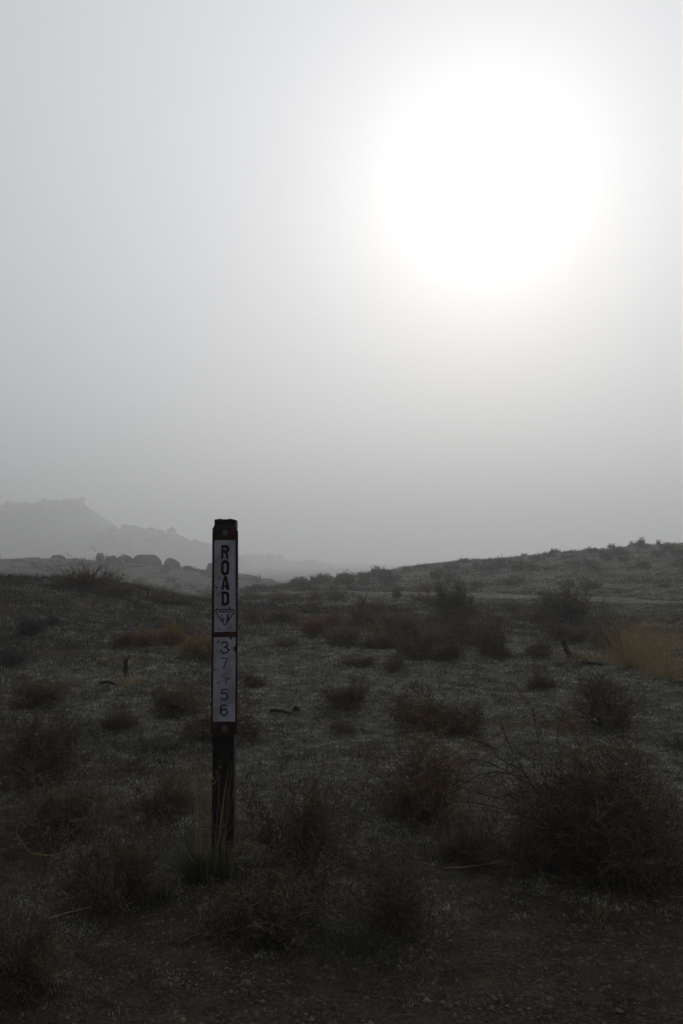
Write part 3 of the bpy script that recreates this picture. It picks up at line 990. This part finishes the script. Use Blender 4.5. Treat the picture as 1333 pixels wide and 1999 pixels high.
shrub_at('mid_a', 742, 1268, 92, 50, 'dark low brush in front of the dead snag', group=MIDG)
shrub_at('mid_red', 718, 1236, 74, 52, 'dark reddish brush around the foot of the dead snag', group=MIDG)
shrub_at('mid_b', 665, 1262, 70, 42, 'dull brush right of the rust-coloured dome', group=MIDG)
shrub_at('gold', 385, 1288, 82, 46, 'golden dome-shaped brush touching the left edge of the post', group='flowering domes')
shrub_at('rust', 612, 1244, 52, 38, 'rust-orange dome-shaped brush right of the post', group='flowering domes')
shrub_at('rust', 650, 1222, 34, 24, 'small pale rust tuft behind and right of the rust dome', group='flowering domes')
shrub_at('gold', 330, 1262, 58, 42, 'brownish gold bush behind and left of the golden dome', group='flowering domes')
shrub_at('gold', 276, 1262, 72, 34, 'faded tan bush furthest left of the golden domes', group='flowering domes')
shrub_at('mid_red', 238, 1265, 44, 36, 'dark brown bush left of the faded tan one', group=MIDG)
shrub_at('mid_b', 60, 1382, 118, 64, 'brown brush at the left edge above the big rounded shrub', group=MIDG)
shrub_at('sage', 52, 1244, 66, 50, 'grey sagebrush on the knoll slope at the left edge', group=MIDG)
shrub_at('sage', 18, 1300, 56, 36, 'dim grey-brown brush below the sagebrush at the left edge', group=MIDG)
shrub_at('spiky', 165, 1152, 150, 52, 'large spiky leafless bush on top of the left knoll', 14.0, group='brush on the knoll crest')
shrub_at('spiky', 240, 1160, 42, 34, 'small upright twig bush right of the large spiky bush', 14.3, group='brush on the knoll crest')
shrub_at('mid_a', 308, 1176, 72, 26, 'dark brush with a snapped branch on the knoll\'s right shoulder', 15.0, group='brush on the knoll crest')
shrub_at('mid_b', 210, 1166, 90, 24, 'low brown brush just below the large spiky bush', group='brush on the knoll crest')
shrub_at('spiky', 40, 1132, 34, 14, 'thin dry stalks between the two crest rocks', 14.0, group='brush on the knoll crest')
shrub_at('mid_b', 358, 1182, 54, 20, 'low brush trailing down the knoll towards the post', group='brush on the knoll crest')
shrub_at('mid_red', 490, 1214, 52, 22, 'flat dark brush right of the emblem on the post', group=MIDG)
shrub_at('mid_red', 556, 1216, 76, 26, 'long flat red-brown brush left of the rust dome', group=MIDG)
shrub_at('mid_a', 607, 1200, 48, 40, 'dark round bush behind the rust dome', group=MIDG)
shrub_at('mid_a', 612, 1172, 34, 20, 'dark grey bush at the road edge above the dark round bush', group=MIDG)
shrub_at('olive', 655, 1174, 40, 22, 'two-humped dark bush at the road edge, centre', group=MIDG)
shrub_at('mid_b', 540, 1172, 34, 18, 'faint grey bush by the road above the arched dead branches', group=MIDG)
shrub_at('mid_b', 487, 1168, 40, 15, 'faintest grey bush beside the post by the road', group=MIDG)
shrub_at('mid_red', 775, 1168, 24, 20, 'pale reddish bush on the road edge right of the snag', group=MIDG)
shrub_at('mid_a', 818, 1176, 36, 22, 'squat dark bush by the road left of the tall olive shrub', group=MIDG)
shrub_at('mid_b', 845, 1184, 36, 24, 'dark bush nestled against the tall olive shrub on its left', group=MIDG)
shrub_at('mid_a', 705, 1185, 30, 20, 'small bush behind the dead snag', group=MIDG)
shrub_at('mid_red', 735, 1200, 46, 28, 'dull brush behind and right of the snag', group=MIDG)
shrub_at('mid_a', 935, 1206, 42, 26, 'small dark bush right of the tall olive shrub', group=MIDG)
shrub_at('mid_b', 1000, 1196, 36, 20, 'dark bush near the road bend', group=MIDG)
shrub_at('mid_a', 1018, 1212, 46, 22, 'flat dark bush below the road bend', group=MIDG)
shrub_at('mid_red', 1052, 1216, 46, 30, 'brown bush at the left foot of the broad olive shrub', group=MIDG)
shrub_at('mid_red', 968, 1214, 34, 18, 'small brown bush between the two olive shrubs', group=MIDG)
shrub_at('mid_b', 560, 1262, 56, 16, 'flat brown tuft between post and rust dome', group=MIDG)
shrub_at('mid_b', 700, 1302, 66, 24, 'flat dark brush below the belt, centre', group=MIDG)
shrub_at('mid_red', 1235, 1290, 70, 40, 'dark tangle under the left side of the straw grass', group=MIDG)

# shrubs on the hill beyond the road: nothing tells one from the next
hr = np.random.default_rng(77)
cnt = 0
while cnt < 130:
    y = hr.uniform(27, 57)
    x = hr.uniform(-4, 0.42 * y + 6)
    foot = np.interp(x, [-6, 3, 7, 14], [34, 32, 28, 24.5])
    if y < foot or float(vnoise(x * 0.25, y * 0.25, 91)) < hr.uniform(-0.5, 0.35):
        continue
    w = hr.uniform(0.36, 0.88) * (1.7 if hr.uniform() < 0.15 else 1)
    w = min(w, 0.018 * y)
    put_shrub(['far_a', 'far_b'][cnt % 2], x, y, h1(x, y), w, w * hr.uniform(0.35, 0.55), 'one of the small dark shrubs dotted over the misty right hillside', group='small shrubs dotted over the right hillside')
    cnt += 1
cnt = 0
while cnt < 40:
    y = hr.uniform(58, 104)
    x = hr.uniform(-0.46 * y, -0.09 * y)
    if float(vnoise(x * 0.2, y * 0.2, 95)) < hr.uniform(-0.5, 0.3):
        continue
    w = hr.uniform(0.5, 1.2)
    put_shrub(['far_a', 'far_b'][cnt % 2], x, y, h1(x, y), w, w * hr.uniform(0.4, 0.7), 'one of the faint shrubs on the boulder slope in fog at left', group='faint shrubs on the boulder slope')
    cnt += 1
# crest bushes of the right hill, each readable against the sky
for px, py, w, h, lab in [(1083, 1081, 22, 12, 'dark bush breaking the hill crest where it first steepens'), (1192, 1075, 16, 14, 'small bush on the hill crest left of the widest crest bush'), (1235, 1073, 34, 14, 'widest dark bush on the right hill crest'),
                          (1252, 1073, 16, 22, 'tallest pointed bush on the right hill crest'), (1283, 1070, 12, 14, 'thin bush on the crest right of the tallest pointed one'), (1020, 1085, 20, 8, 'low bush on the middle of the hill crest'), (925, 1096, 26, 6, 'flat bush on the left part of the hill crest')]:
    d = 61.0
    x = (px - 666.5) / F * d
    put_shrub('far_b', x, d, h1(x, d) - 0.03, w * d / F * 0.9, h * d / F * 0.65, lab, group='bushes on the hill crest')

# ------------------------------------------------------------------ grass clumps
g = ground_at(406, 1706)
gx = g[0]
bunch = empty('bunchgrass', (gx, g[1] - 0.02, h1(gx, g[1] - 0.02) - 0.005))
tag(bunch, 'green bunchgrass with tall straw stalks at the post foot', 'grass')
obj('blades', grass_mesh('blades', 3, 520, 0.075, 0.17, MAT['grass_green'], 1.0, 0.0012, 0.5), bunch)
obj('dry_blades', grass_mesh('dry_blades', 4, 34, 0.08, 0.27, MAT['straw'], 1.0, 0.0010, 0.4), bunch)
obj('stalks', grass_mesh('stalks', 6, 34, 0.06, 0.44, MAT['straw'], 0.10, 0.0013, 0.3, 0.6), bunch)
# seed heads on the stalks
rs = np.random.default_rng(8)
hd = Twigs()
for i in range(26):
    a = rs.uniform(0, math.tau)
    r = 0.065 * math.sqrt(rs.uniform(0, 1))
    z = rs.uniform(0.26, 0.44)
    for k in range(4):
        hd.leaf.append((np.array([r * math.cos(a) * 1.1, r * math.sin(a), z + k * 0.013]), np.array([0.1 * math.cos(a), 0.1 * math.sin(a), 1.0])))
obj('seed_heads', hd.leaf_mesh('seed_heads', MAT['straw'], rs, 0.009, 1, 0.25, 0.2), bunch)
# stalks standing in front of the post foot
g = ground_at(446, 1698)
sp2 = empty('bunchgrass', (g[0], g[1] - 0.05, h1(g[0], g[1] - 0.05) - 0.005))
tag(sp2, 'few tall straw stalks rising in front of the black lower post', 'grass')
obj('stalks', grass_mesh('stalks', 16, 8, 0.028, 0.34, MAT['straw'], 0.2, 0.0013, 0.25, 0.6), sp2)
obj('blades', grass_mesh('blades', 17, 130, 0.045, 0.12, MAT['grass_green'], 0.9, 0.0012, 0.5), sp2)

straw = []
for k, (px, py, n, R, H, lab) in enumerate([(1268, 1308, 400, 0.24, 0.68, 'tall straw-coloured grass clump at the right edge, its densest part'), (1322, 1332, 200, 0.22, 0.58, 'straw grass cut by the right edge, lower than the dense clump'), (1228, 1296, 90, 0.15, 0.50, 'thin outlying straw grass on the left of the dense clump'), (1300, 1268, 260, 0.34, 0.48, 'paler straw grass behind the dense clump, nearest the road')]):
    g = ground_at(px, py)
    o = empty('straw_grass', (g[0], g[1] + 0.2, h1(g[0], g[1] + 0.2) - 0.01))
    tag(o, lab, 'grass', 'straw grass by the road')
    obj('blades', grass_mesh('blades', 60 + k, n, R, H, MAT['straw'], 0.42, 0.0026, 0.6, 0.25), o)
for k, (px, py, n, R, H, mat, lab) in enumerate([
        (250, 1338, 90, 0.10, 0.17, 'straw', 'yellow-green tuft beside the dark lump under the stump'), (690, 1880, 160, 0.10, 0.12, 'grass_green', 'green grass tuft under the open reddish shrub'), (560, 1822, 120, 0.09, 0.13, 'grass_green', 'grey-green grass at the right foot of the sprawling shrub'),
        (300, 1762, 110, 0.06, 0.08, 'grass_green', 'small green tuft right of the wide brown shrub'), (1325, 1460, 110, 0.08, 0.12, 'grass_green', 'dark green tuft at the right edge above the largest shrub'), (1160, 1800, 14, 0.03, 0.08, 'straw', 'sparse dry tuft on the gravel below the largest shrub'),
        (350, 1555, 60, 0.08, 0.16, 'straw', 'thin dry tuft left of the black lower post'), (1140, 1290, 160, 0.3, 0.16, 'straw', 'yellowish low grass patch behind the leaning burnt stub'), (590, 1480, 90, 0.09, 0.06, 'grass_green', 'green cushion on frost right of the post'),
        (305, 1465, 80, 0.08, 0.06, 'grass_green', 'green cushion on frost left of the post'), (740, 1240, 90, 0.22, 0.34, 'straw', 'yellow upright grass in front of the snag'), (240, 1300, 50, 0.16, 0.2, 'straw', 'dry grass around the broken stump')]):
    g = ground_at(px, py)
    o = empty('grass_tuft', (g[0], g[1], g[2] - 0.004))
    tag(o, lab, 'grass', 'single grass tufts')
    obj('blades', grass_mesh('blades', 80 + k, n, R, H, MAT[mat], 0.7, 0.0011 * max(1, g[1] / 3.2), 0.5), o)

# ------------------------------------------------------------------ dead wood
def limb(pts, r0, r1, seed, sides=7, wob=0.12):
    """a tapering, uneven limb along a smooth path -> (V, quads)"""
    P = spline(pts, 6)
    rg = np.random.default_rng(seed)
    n = len(P)
    V = []
    up = np.array([0.13, 0.31, 0.94])
    for i in range(n):
        t = P[min(i + 1, n - 1)] - P[max(i - 1, 0)]
        t = unit(t)
        u = unit(np.cross(t, up))
        v = np.cross(t, u)
        r = r0 + (r1 - r0) * i / (n - 1)
        for k in range(sides):
            a = k / sides * math.tau
            rr = r * (1 + rg.normal(0, wob))
            V.append(P[i] + (u * math.cos(a) + v * math.sin(a)) * rr)
    Q = []
    for i in range(n - 1):
        for k in range(sides):
            Q.append((i * sides + k, i * sides + (k + 1) % sides, (i + 1) * sides + (k + 1) % sides, (i + 1) * sides + k))
    V.append(P[0])
    V.append(P[-1])
    for k in range(sides):
        Q.append((len(V) - 2, k, (k + 1) % sides, len(V) - 2))
    Q = [q for q in Q if len(set(q)) == 4]
    return np.array(V), Q, sides


def limb_obj(name, paths, mat, loc, label=None, cat=None, group=None, parent=None, seed=1):
    me = bpy.data.meshes.new(name)
    VV, FF = [], []
    for i, (pts, r0, r1) in enumerate(paths):
        V, Q, sd = limb([np.array(p, float) for p in pts], r0, r1, seed + i)
        o = len(VV)
        VV += [tuple(v) for v in V]
        FF += [tuple(x + o for x in q) for q in Q]
        FF.append(tuple(o + k for k in range(sd))[::-1])
        FF.append(tuple(o + len(V) - 2 - sd + k for k in range(sd)))
    me.from_pydata(VV, [], FF)
    me.update()
    me.materials.append(MAT[mat])
    ob = obj(name, me, parent, loc)
    if label:
        tag(ob, label, cat, group)
    return ob


g = ground_at(706, 1228)
m = g[1] / F
snag = empty('dead_snag', (g[0], g[1], g[2] - 0.03))
tag(snag, 'black forked dead snag standing in the brush belt', 'dead tree')
limb_obj('trunk', [([(0, 0, 0), (-8 * m, 0, 18 * m), (-6 * m, 0, 34 * m), (0, 0, 48 * m), (4 * m, 0, 58 * m)], 3.2 * m, 1.3 * m)], 'char', None, parent=snag, seed=3)
for pts, a, b in [([(4, 0, 56), (9, 0, 66), (11, 0, 76)], 1.3, 0.35), ([(3, 0, 56), (-1, 0, 64), (-8, 0, 70)], 1.1, 0.3), ([(-7, 0, 26), (-16, 2, 36), (-22, 1, 42), (-25, 0, 52)], 1.0, 0.3), ([(-6, 0, 36), (6, -1, 44), (16, 0, 48), (22, 0, 56)], 0.9, 0.25), ([(-7, 0, 20), (4, 0, 28), (14, 0, 32)], 0.9, 0.3)]:
    limb_obj('limb', [([tuple(c * m for c in p) for p in pts], a * m, b * m)], 'char', None, parent=snag, seed=9)

g = ground_at(246, 1322)
m = g[1] / F
stump = empty('broken_stump', (g[0], g[1], g[2] - 0.02))
tag(stump, 'dark broken stump with splintered top on the knoll slope', 'stump')
limb_obj('trunk', [([(0, 0, 0), (0, 0, 18 * m), (-2 * m, 0, 36 * m)], 6.0 * m, 4.2 * m)], 'char', None, parent=stump, seed=21)
for pts, a, b in [([(-3, 0, 34), (-6, 0, 42), (-9, 0, 47)], 1.7, 0.4), ([(1, 0, 34), (6, 0, 42), (14, 0, 47)], 1.5, 0.4), ([(-1, 0, 34), (1, 0, 44)], 1.6, 0.5), ([(2, 0, 6), (10, -1, 12), (16, -2, 2)], 1.7, 0.7), ([(-2, 0, 8), (-12, 0, 22), (-24, 0, 20)], 1.0, 0.4)]:
    limb_obj('splinter', [([tuple(c * m for c in p) for p in pts], a * m, b * m)], 'char', None, parent=stump, seed=30)

DW = 'dead wood lying about'


def wood(px, py, paths, mat, label, name='fallen_branch', cat='branch', seed=40):
    g = ground_at(px, py)
    m = g[1] / F
    pp = [([tuple(c * m for c in p) for p in pts], a * m, b * m) for pts, a, b in paths]
    # lift every point by the ground below it so the wood follows the ground
    qq = []
    for pts, a, b in pp:
        qq.append(([(x, y, z + h1(g[0] + x, g[1] + y) - g[2] + a * 0.6) for x, y, z in pts], a, b))
    return limb_obj(name, qq, mat, (g[0], g[1], g[2]), label, cat, DW, seed=seed)


wood(1108, 1288, [([(6, 0, 0), (-2, 0, 16), (-8, 0, 32), (-9, 0, 36)], 6.5, 2.6)], 'char', 'black burnt stub leaning left on frosty ground', 'burnt_stub', 'stump', 50)
wood(1152, 1300, [([(-16, 8, 3), (0, 0, 3), (14, -6, 2), (22, -10, 0)], 3.6, 2.2)], 'char', 'short charred log lying right of the leaning burnt stub', 'burnt_log', 'log', 52)
wood(545, 1394, [([(-18, 0, 2), (-6, 2, 4), (10, 0, 3), (22, -4, 1)], 3.4, 2.6)], 'char', 'flat grey-black log on the frost right of the number strip', 'burnt_log', 'log', 54)
wood(578, 1391, [([(-5, 0, 0), (0, 0, 5), (5, 2, 2)], 4.6, 3.5)], 'char', 'small black stub right of the flat log', 'burnt_stub', 'stump', 56)
wood(208, 1337, [([(-14, 0, 1), (-4, 2, 3), (6, 0, 4), (16, 2, 2)], 3.0, 2.2)], 'char', 'short dark log below the broken stump', 'burnt_log', 'log', 58)
wood(548, 1196, [([(-24, 0, 6), (-14, 0, 20), (-2, 0, 24), (10, 0, 12), (16, 0, 0)], 1.5, 0.9)], 'char', 'black branch arching over beside the dark mound', 'arched_branch', 'branch', 60)
wood(585, 1200, [([(-24, 0, 14), (-8, 0, 17), (8, 0, 10), (22, 0, 2)], 1.4, 0.8)], 'char', 'second black branch arching right of the first', 'arched_branch', 'branch', 62)
wood(268, 1178, [([(0, 0, 0), (4, 0, 12), (6, 0, 22), (2, 0, 26)], 1.9, 1.0), ([(6, 0, 18), (14, 0, 22)], 1.0, 0.5)], 'twig_grey', 'pale grey dead stick upright on the knoll slope', 'dead_stick', 'branch', 64)
wood(288, 1165, [([(0, 0, 0), (1, 0, 10), (2, 0, 14)], 1.8, 1.4)], 'char', 'stubby snapped branch on the knoll shoulder', 'dead_stick', 'branch', 66)
wood(60, 1800, [([(36, 0, 0), (28, 4, 22), (14, 8, 34), (-8, 10, 40), (-42, 12, 44)], 2.6, 1.0), ([(36, 0, 0), (14, 8, 16), (-6, 10, 24), (-26, 10, 18)], 2.2, 0.8), ([(32, -2, 1), (70, 6, 12), (112, 12, 22)], 2.4, 1.0)], 'twig_pale', 'bleached forked branch lying in the lower left foreground', seed=68)
wood(122, 1778, [([(-22, 0, 4), (0, 4, 14), (22, 6, 20)], 1.7, 1.0)], 'twig_pale', 'short straight pale stick right of the bleached forked branch', seed=70)
wood(965, 1705, [([(-95, 0, 2), (-50, 8, 4), (0, 14, 10), (60, 18, 22), (92, 20, 34)], 1.7, 1.0)], 'twig_pale', 'long thin pale stick lying left of the largest shrub', seed=72)
wood(1190, 1690, [([(-55, -60, 12), (-10, -62, 20), (30, -64, 20), (62, -66, 10)], 1.3, 0.8), ([(5, -62, 18), (8, -62, 36)], 0.8, 0.5)], 'twig_grey', 'pale thin twig against the dark foot of the largest shrub', seed=74)
wood(250, 1690, [([(-190, 0, 22), (-216, 0, 60), (-206, 0, 78), (-196, 0, 70)], 1.3, 0.7), ([(-190, 0, 22), (-150, 4, 18), (-110, 8, 26), (-84, 10, 28)], 1.3, 0.6)], 'straw', 'straw-coloured looping twig at the left edge', 'curled_twig', 'twig', 76)
wood(540, 1730, [([(60, 0, 14), (20, 0, 18), (-20, 0, 26), (-34, 0, 26)], 1.4, 0.7), ([(30, 0, 16), (10, 0, 32)], 0.9, 0.5), ([(52, 0, 14), (46, 0, 40)], 1.0, 0.5)], 'straw', 'yellowish budded twig lying right of the post foot', 'budded_twig', 'twig', 78)
wood(205, 1242, [([(-12, 0, 0), (-4, 0, 5), (6, 0, 1)], 1.2, 0.8), ([(10, 0, 0), (14, 0, 8), (12, 0, 12)], 0.9, 0.5)], 'twig_pale', 'little pale bent sticks on the knoll slope', 'dead_stick', 'branch', 80)

# ------------------------------------------------------------------ rocks


def rock_mesh(name, seed, mat, flat=0.75, sub=4):
    bm = bmesh.new()
    bmesh.ops.create_icosphere(bm, subdivisions=sub, radius=1.0)
    rg = np.random.default_rng(seed)
    planes = [(unit(rg.normal(0, 1, 3) + np.array([0, 0, 0.3])), rg.uniform(0.62, 0.92)) for _ in range(9)]
    for v in bm.verts:
        c = np.array(v.co)
        for n, d in planes:
            k = float(c @ n)
            if k > d:
                c = c - n * (k - d) * 0.85
        nz = float(fbm(np.array([c[0] * 2.1 + seed]), np.array([c[1] * 2.1 + c[2] * 1.7]), seed, 4)[0])
        c = c * (1 + 0.10 * nz)
        c[2] *= flat
        v.co = c
    return bm_mesh(name, bm, MAT[mat], smooth=True)


rk = [rock_mesh('boulder', s_, 'boulder') for s_ in (1, 2, 3)]
dk = [rock_mesh('rock', s_, 'dark_rock', sub=3) for s_ in (4, 5)]


def rock(px, top, wpx, hpx, depth, me, label, group, name='boulder'):
    """a rock whose top shows at row top, seen hpx high"""
    x = (px - 666.5) / F * depth
    m = depth / F
    z = h1(x, depth)
    o = obj(name, me)
    o.location = (x, depth, max(z, zpix(top, depth) - hpx * m) - 0.02)
    zt = zpix(top, depth) - o.location.z
    o.scale = (wpx * m / 2, wpx * m / 2 * 0.9, max(zt / 0.72, hpx * m * 0.6))
    o.rotation_euler = (0, 0, rnd.uniform(0, 6))
    tag(o, label, 'rock', group)
    return o


BG = 'boulders along the foggy ridge'
rock(287, 1080, 58, 26, 98, rk[0], 'largest rounded boulder on the foggy ridge at left', BG)
rock(337, 1086, 40, 24, 97, rk[1], 'squarish boulder right of the largest on the foggy ridge', BG)
rock(247, 1081, 28, 14, 99, rk[2], 'smaller boulder left of the largest on the foggy ridge', BG)
rock(218, 1083, 30, 12, 100, rk[1], 'low boulder further left on the foggy ridge', BG)
rock(196, 1078, 16, 12, 101, rk[0], 'small round boulder on the ridge above the spiky bush', BG)
rock(112, 1082, 34, 16, 98, rk[2], 'boulder on the ridge above the left end of the spiky bush', BG)
rock(365, 1103, 30, 12, 95, rk[2], 'flat boulder stepping down right of the squarish one', BG)
rock(410, 1096, 24, 30, 96, rk[0], 'steep boulder half hidden behind the post', BG)
rock(392, 1110, 28, 9, 94, rk[1], 'low boulder left of the post on the ridge', BG)
rock(60, 1090, 40, 10, 101, rk[1], 'long low boulder at the far left of the ridge', BG)
rock(262, 1108, 40, 14, 90, rk[2], 'broad dim boulder below the largest on the slope', BG)
rock(330, 1140, 26, 11, 80, rk[0], 'rounded dim rock low on the slope above the knoll shoulder', BG)
rock(478, 1118, 70, 22, 99, rk[1], 'dark hump of rock right of the post in fog', BG)
rock(515, 1128, 46, 14, 101, rk[0], 'lower hump of rock right of the dark one in fog', BG)
KN = 'dark rocks on the knoll and flat'
rock(82, 1127, 28, 15, 14.0, dk[0], 'black rock beside the large spiky bush on the knoll', KN, 'rock')
rock(21, 1121, 20, 10, 14.2, dk[1], 'black rounded rock at the left end of the knoll crest', KN, 'rock')
rock(57, 1130, 11, 6, 14.1, dk[0], 'small dark stone between the two crest rocks', KN, 'rock')
rock(525, 1174, 44, 18, 19.0, dk[1], 'dark rounded mound right of the post by the arched branches', KN, 'rock')
rock(497, 1177, 22, 14, 19.2, dk[0], 'dark rock at the left end of the rounded mound', KN, 'rock')
rock(515, 1205, 36, 12, 14.5, dk[1], 'flat black rock below the rounded mound', KN, 'rock')
rock(105, 1200, 34, 12, 10.5, dk[1], 'dim flat rock on the knoll slope right of the sagebrush', KN, 'rock')
rock(828, 1193, 14, 9, 19.0, dk[0], 'small grey stone left of the tall olive shrub', KN, 'rock')

# ------------------------------------------------------------------ uncountable ground cover
def scatter(n, y0, y1, seed, pw=1.0):
    rg = np.random.default_rng(seed)
    t = rg.uniform(0, 1, n)
    y = y0 * (y1 / y0) ** (t ** pw)
    x = rg.uniform(-1, 1, n) * (0.55 * y + 0.5)
    return rg, x, y


def off_road(x, y):
    near = (y > 14) & (y < 40)
    ok = np.ones(len(x), bool)
    ii = np.where(near)[0]
    for c in np.array_split(ii, max(1, len(ii) // 4000)):
        dd = np.min((x[c][:, None] - rp[None, ::6, 0]) ** 2 + (y[c][:, None] - rp[None, ::6, 1]) ** 2, axis=1)
        ok[c] = dd > (0.85 + 0.35 * vnoise(x[c] * 1.5, y[c] * 1.5, 77)) ** 2
    return ok


# frosted low grass in tussocks, thick on the open flat, thin on bare soil
rg, xc, yc = scatter(125000, 1.7, 62, 101, 0.85)
mask = fbm(xc * 1.0, yc * 1.0, 201, 4) + 0.5 * fbm(xc * 3.1, yc * 3.1, 205, 2) + 0.62 * sstep(2.3, 4.2, yc) - 0.34 * sstep(9, 14, yc) + 0.04 - 0.20 * (1 - sstep(1.9, 2.9, yc)) * sstep(0.0, 0.8, xc) - 0.34 * (1 - sstep(-3.0, -0.5, xc)) * sstep(5, 9, yc) * (1 - sstep(24, 34, yc)) - 0.16 * sstep(20, 30, yc)
keep = (mask > rg.normal(0.0, 0.10, len(xc))) & off_road(xc, yc)
xc, yc = xc[keep], yc[keep]
nb = 14
q = len(xc)
size = rg.uniform(0.5, 1.5, q) * (0.008 + 0.0030 * np.minimum(yc, 20))
x = np.repeat(xc, nb) + rg.normal(0, 1, q * nb) * np.repeat(size, nb)
y = np.repeat(yc, nb) + rg.normal(0, 1, q * nb) * np.repeat(size, nb)
n = q * nb
z = height(x, y)
L = np.repeat(size * rg.uniform(0.28, 0.85, q), nb) * rg.uniform(0.5, 1.2, n)
w = (0.00045 + 0.00042 * np.minimum(y, 40)) * rg.uniform(0.6, 1.3, n)
a = rg.uniform(0, math.tau, n)
le = rg.uniform(0.2, 1.6, n)
d = np.stack([np.cos(a) * le, np.sin(a) * le, np.ones(n)], -1)
d /= np.linalg.norm(d, axis=1)[:, None]
b = rg.uniform(0, math.tau, n)
sd = np.stack([np.cos(b), np.sin(b), np.zeros(n)], -1)
P = np.stack([x, y, z - 0.002], -1)
V = np.stack([P - sd * w[:, None], P + sd * w[:, None], P + d * L[:, None]], 1).reshape(-1, 3)
pick = np.repeat(np.clip((fbm(xc * 6, yc * 6, 215, 2) + 0.42 + 0.27 * sstep(3.0, 4.5, yc) * (1 - sstep(10, 14, yc))) * 3 + rg.normal(0, 0.9, q), 0, 2.99).astype(int), nb)
fg = obj('frosted_grass', fast_mesh('frosted_grass', V, np.arange(3 * n).reshape(n, 3), [MAT['frost_dull'], MAT['frost'], MAT['frost_white']], pick))
tag(fg, 'short frosted grass and low plants matted over the ground', None, None, 'stuff')

# dry stems and twig litter
rg, x, y = scatter(30000, 1.7, 16, 131, 0.9)
n = len(x)
z = height(x, y)
a = rg.uniform(0, math.tau, n)
d = np.stack([np.cos(a), np.sin(a), rg.uniform(-0.05, 0.5, n) ** 2], -1)
L = rg.uniform(0.006, 0.032, n) * (1 + 0.06 * y)
w = rg.uniform(0.0003, 0.0008, n) * (0.5 + 0.3 * y)
sd = np.stack([-np.sin(a), np.cos(a), rg.uniform(-0.6, 0.6, n)], -1)
P = np.stack([x, y, z + 0.003], -1)
Q = P + d * L[:, None]
V = np.stack([P - sd * w[:, None], P + sd * w[:, None], Q + sd * w[:, None] * 0.5, Q - sd * w[:, None] * 0.5], 1).reshape(-1, 3)
lt = obj('dry_litter', fast_mesh('dry_litter', V, np.arange(4 * n).reshape(n, 4), [MAT['litter']]))
tag(lt, 'dry stems and twig litter strewn over the soil', None, None, 'stuff')

# gravel
rg, x, y = scatter(80000, 1.6, 7.5, 151, 1.35)
keep = (fbm(x * 1.3, y * 1.3, 251, 3) + 0.30 * sstep(-0.2, 0.9, x) * (1 - sstep(2.6, 3.6, y)) + 0.12 * (1 - sstep(2.2, 2.8, y))) > rg.normal(0.05, 0.2, len(x))
x, y = x[keep], y[keep]
n = len(x)
z = height(x, y)
r = np.minimum(0.0015 * np.exp(rg.normal(0.40, 0.55, n)), 0.012) * (0.8 + 0.12 * y)
oct_v = np.array([[1, 0, 0], [0.35, 0.9, 0.1], [-0.8, 0.6, 0], [-0.9, -0.5, 0.1], [0.3, -1, 0], [0.2, 0.1, 0.8], [0, 0, -0.5]])
oct_f = [(0, 1, 5), (1, 2, 5), (2, 3, 5), (3, 4, 5), (4, 0, 5)]
a = rg.uniform(0, math.tau, n)
V = oct_v[None] * (1 + rg.normal(0, 0.2, (n, 7, 3)))
V *= (r[:, None] * rg.uniform(0.7, 1.3, (n, 1)))[:, :, None]
ca, sa = np.cos(a)[:, None], np.sin(a)[:, None]
V = np.stack([V[..., 0] * ca - V[..., 1] * sa, V[..., 0] * sa + V[..., 1] * ca, V[..., 2]], -1) + np.stack([x, y, z], -1)[:, None, :]
T = (np.arange(n)[:, None, None] * 7 + np.array(oct_f)[None]).reshape(-1, 3)
gv = obj('gravel', fast_mesh('gravel', V.reshape(-1, 3), T, [MAT['stone']]))
tag(gv, 'fine brown gravel scattered over the bare soil', None, None, 'stuff')

# low dry brown brush matted over the knoll and between the bushes
rg = np.random.default_rng(171)
nc_ = 20000
t = rg.uniform(0, 1, nc_)
yc = 4.5 * (104 / 4.5) ** t
xc = rg.uniform(-1, 1, nc_) * (0.55 * yc + 0.5)
mk = fbm(xc * 0.45, yc * 0.45, 301, 4) + 0.42 * (1 - sstep(-3.5, -0.5, xc)) * sstep(6, 9, yc) + 0.30 * sstep(10.5, 13.5, yc) * (1 - sstep(19, 23, yc)) + 0.22 * sstep(30, 36, yc) - 0.12
kp = (mk > rg.normal(0.10, 0.12, nc_)) & off_road(xc, yc)
xc, yc = xc[kp], yc[kp]
nb = 22
xb = np.repeat(xc, nb) + rg.normal(0, 1, len(xc) * nb) * (0.07 + 0.004 * np.repeat(yc, nb)) * np.repeat(rg.uniform(0.5, 1.6, len(xc)), nb)
yb = np.repeat(yc, nb) + rg.normal(0, 1, len(xc) * nb) * 0.09
n = len(xb)
zb = height(xb, yb)
hb = np.repeat(rg.uniform(0.03, 0.13, len(xc)), nb) * rg.uniform(0.4, 1.2, n) * np.minimum(1.7, 0.4 + yb * 0.045)
a = rg.uniform(0, math.tau, n)
le = rg.uniform(0.1, 1.3, n)
d = np.stack([np.cos(a) * le, np.sin(a) * le, np.ones(n)], -1)
b = rg.uniform(0, math.tau, n)
sd = np.stack([np.cos(b), np.sin(b), np.zeros(n)], -1)
w = 0.0008 * (0.5 + 0.33 * yb)
P = np.stack([xb, yb, zb - 0.003], -1)
V = np.stack([P - sd * w[:, None], P + sd * w[:, None], P + d * hb[:, None]], 1).reshape(-1, 3)
db = obj('dry_brush', fast_mesh('dry_brush', V, np.arange(3 * n).reshape(n, 3), [MAT['dry_brush']]))
tag(db, 'low dry brown brush and dead grass matted over the knoll', None, None, 'stuff')
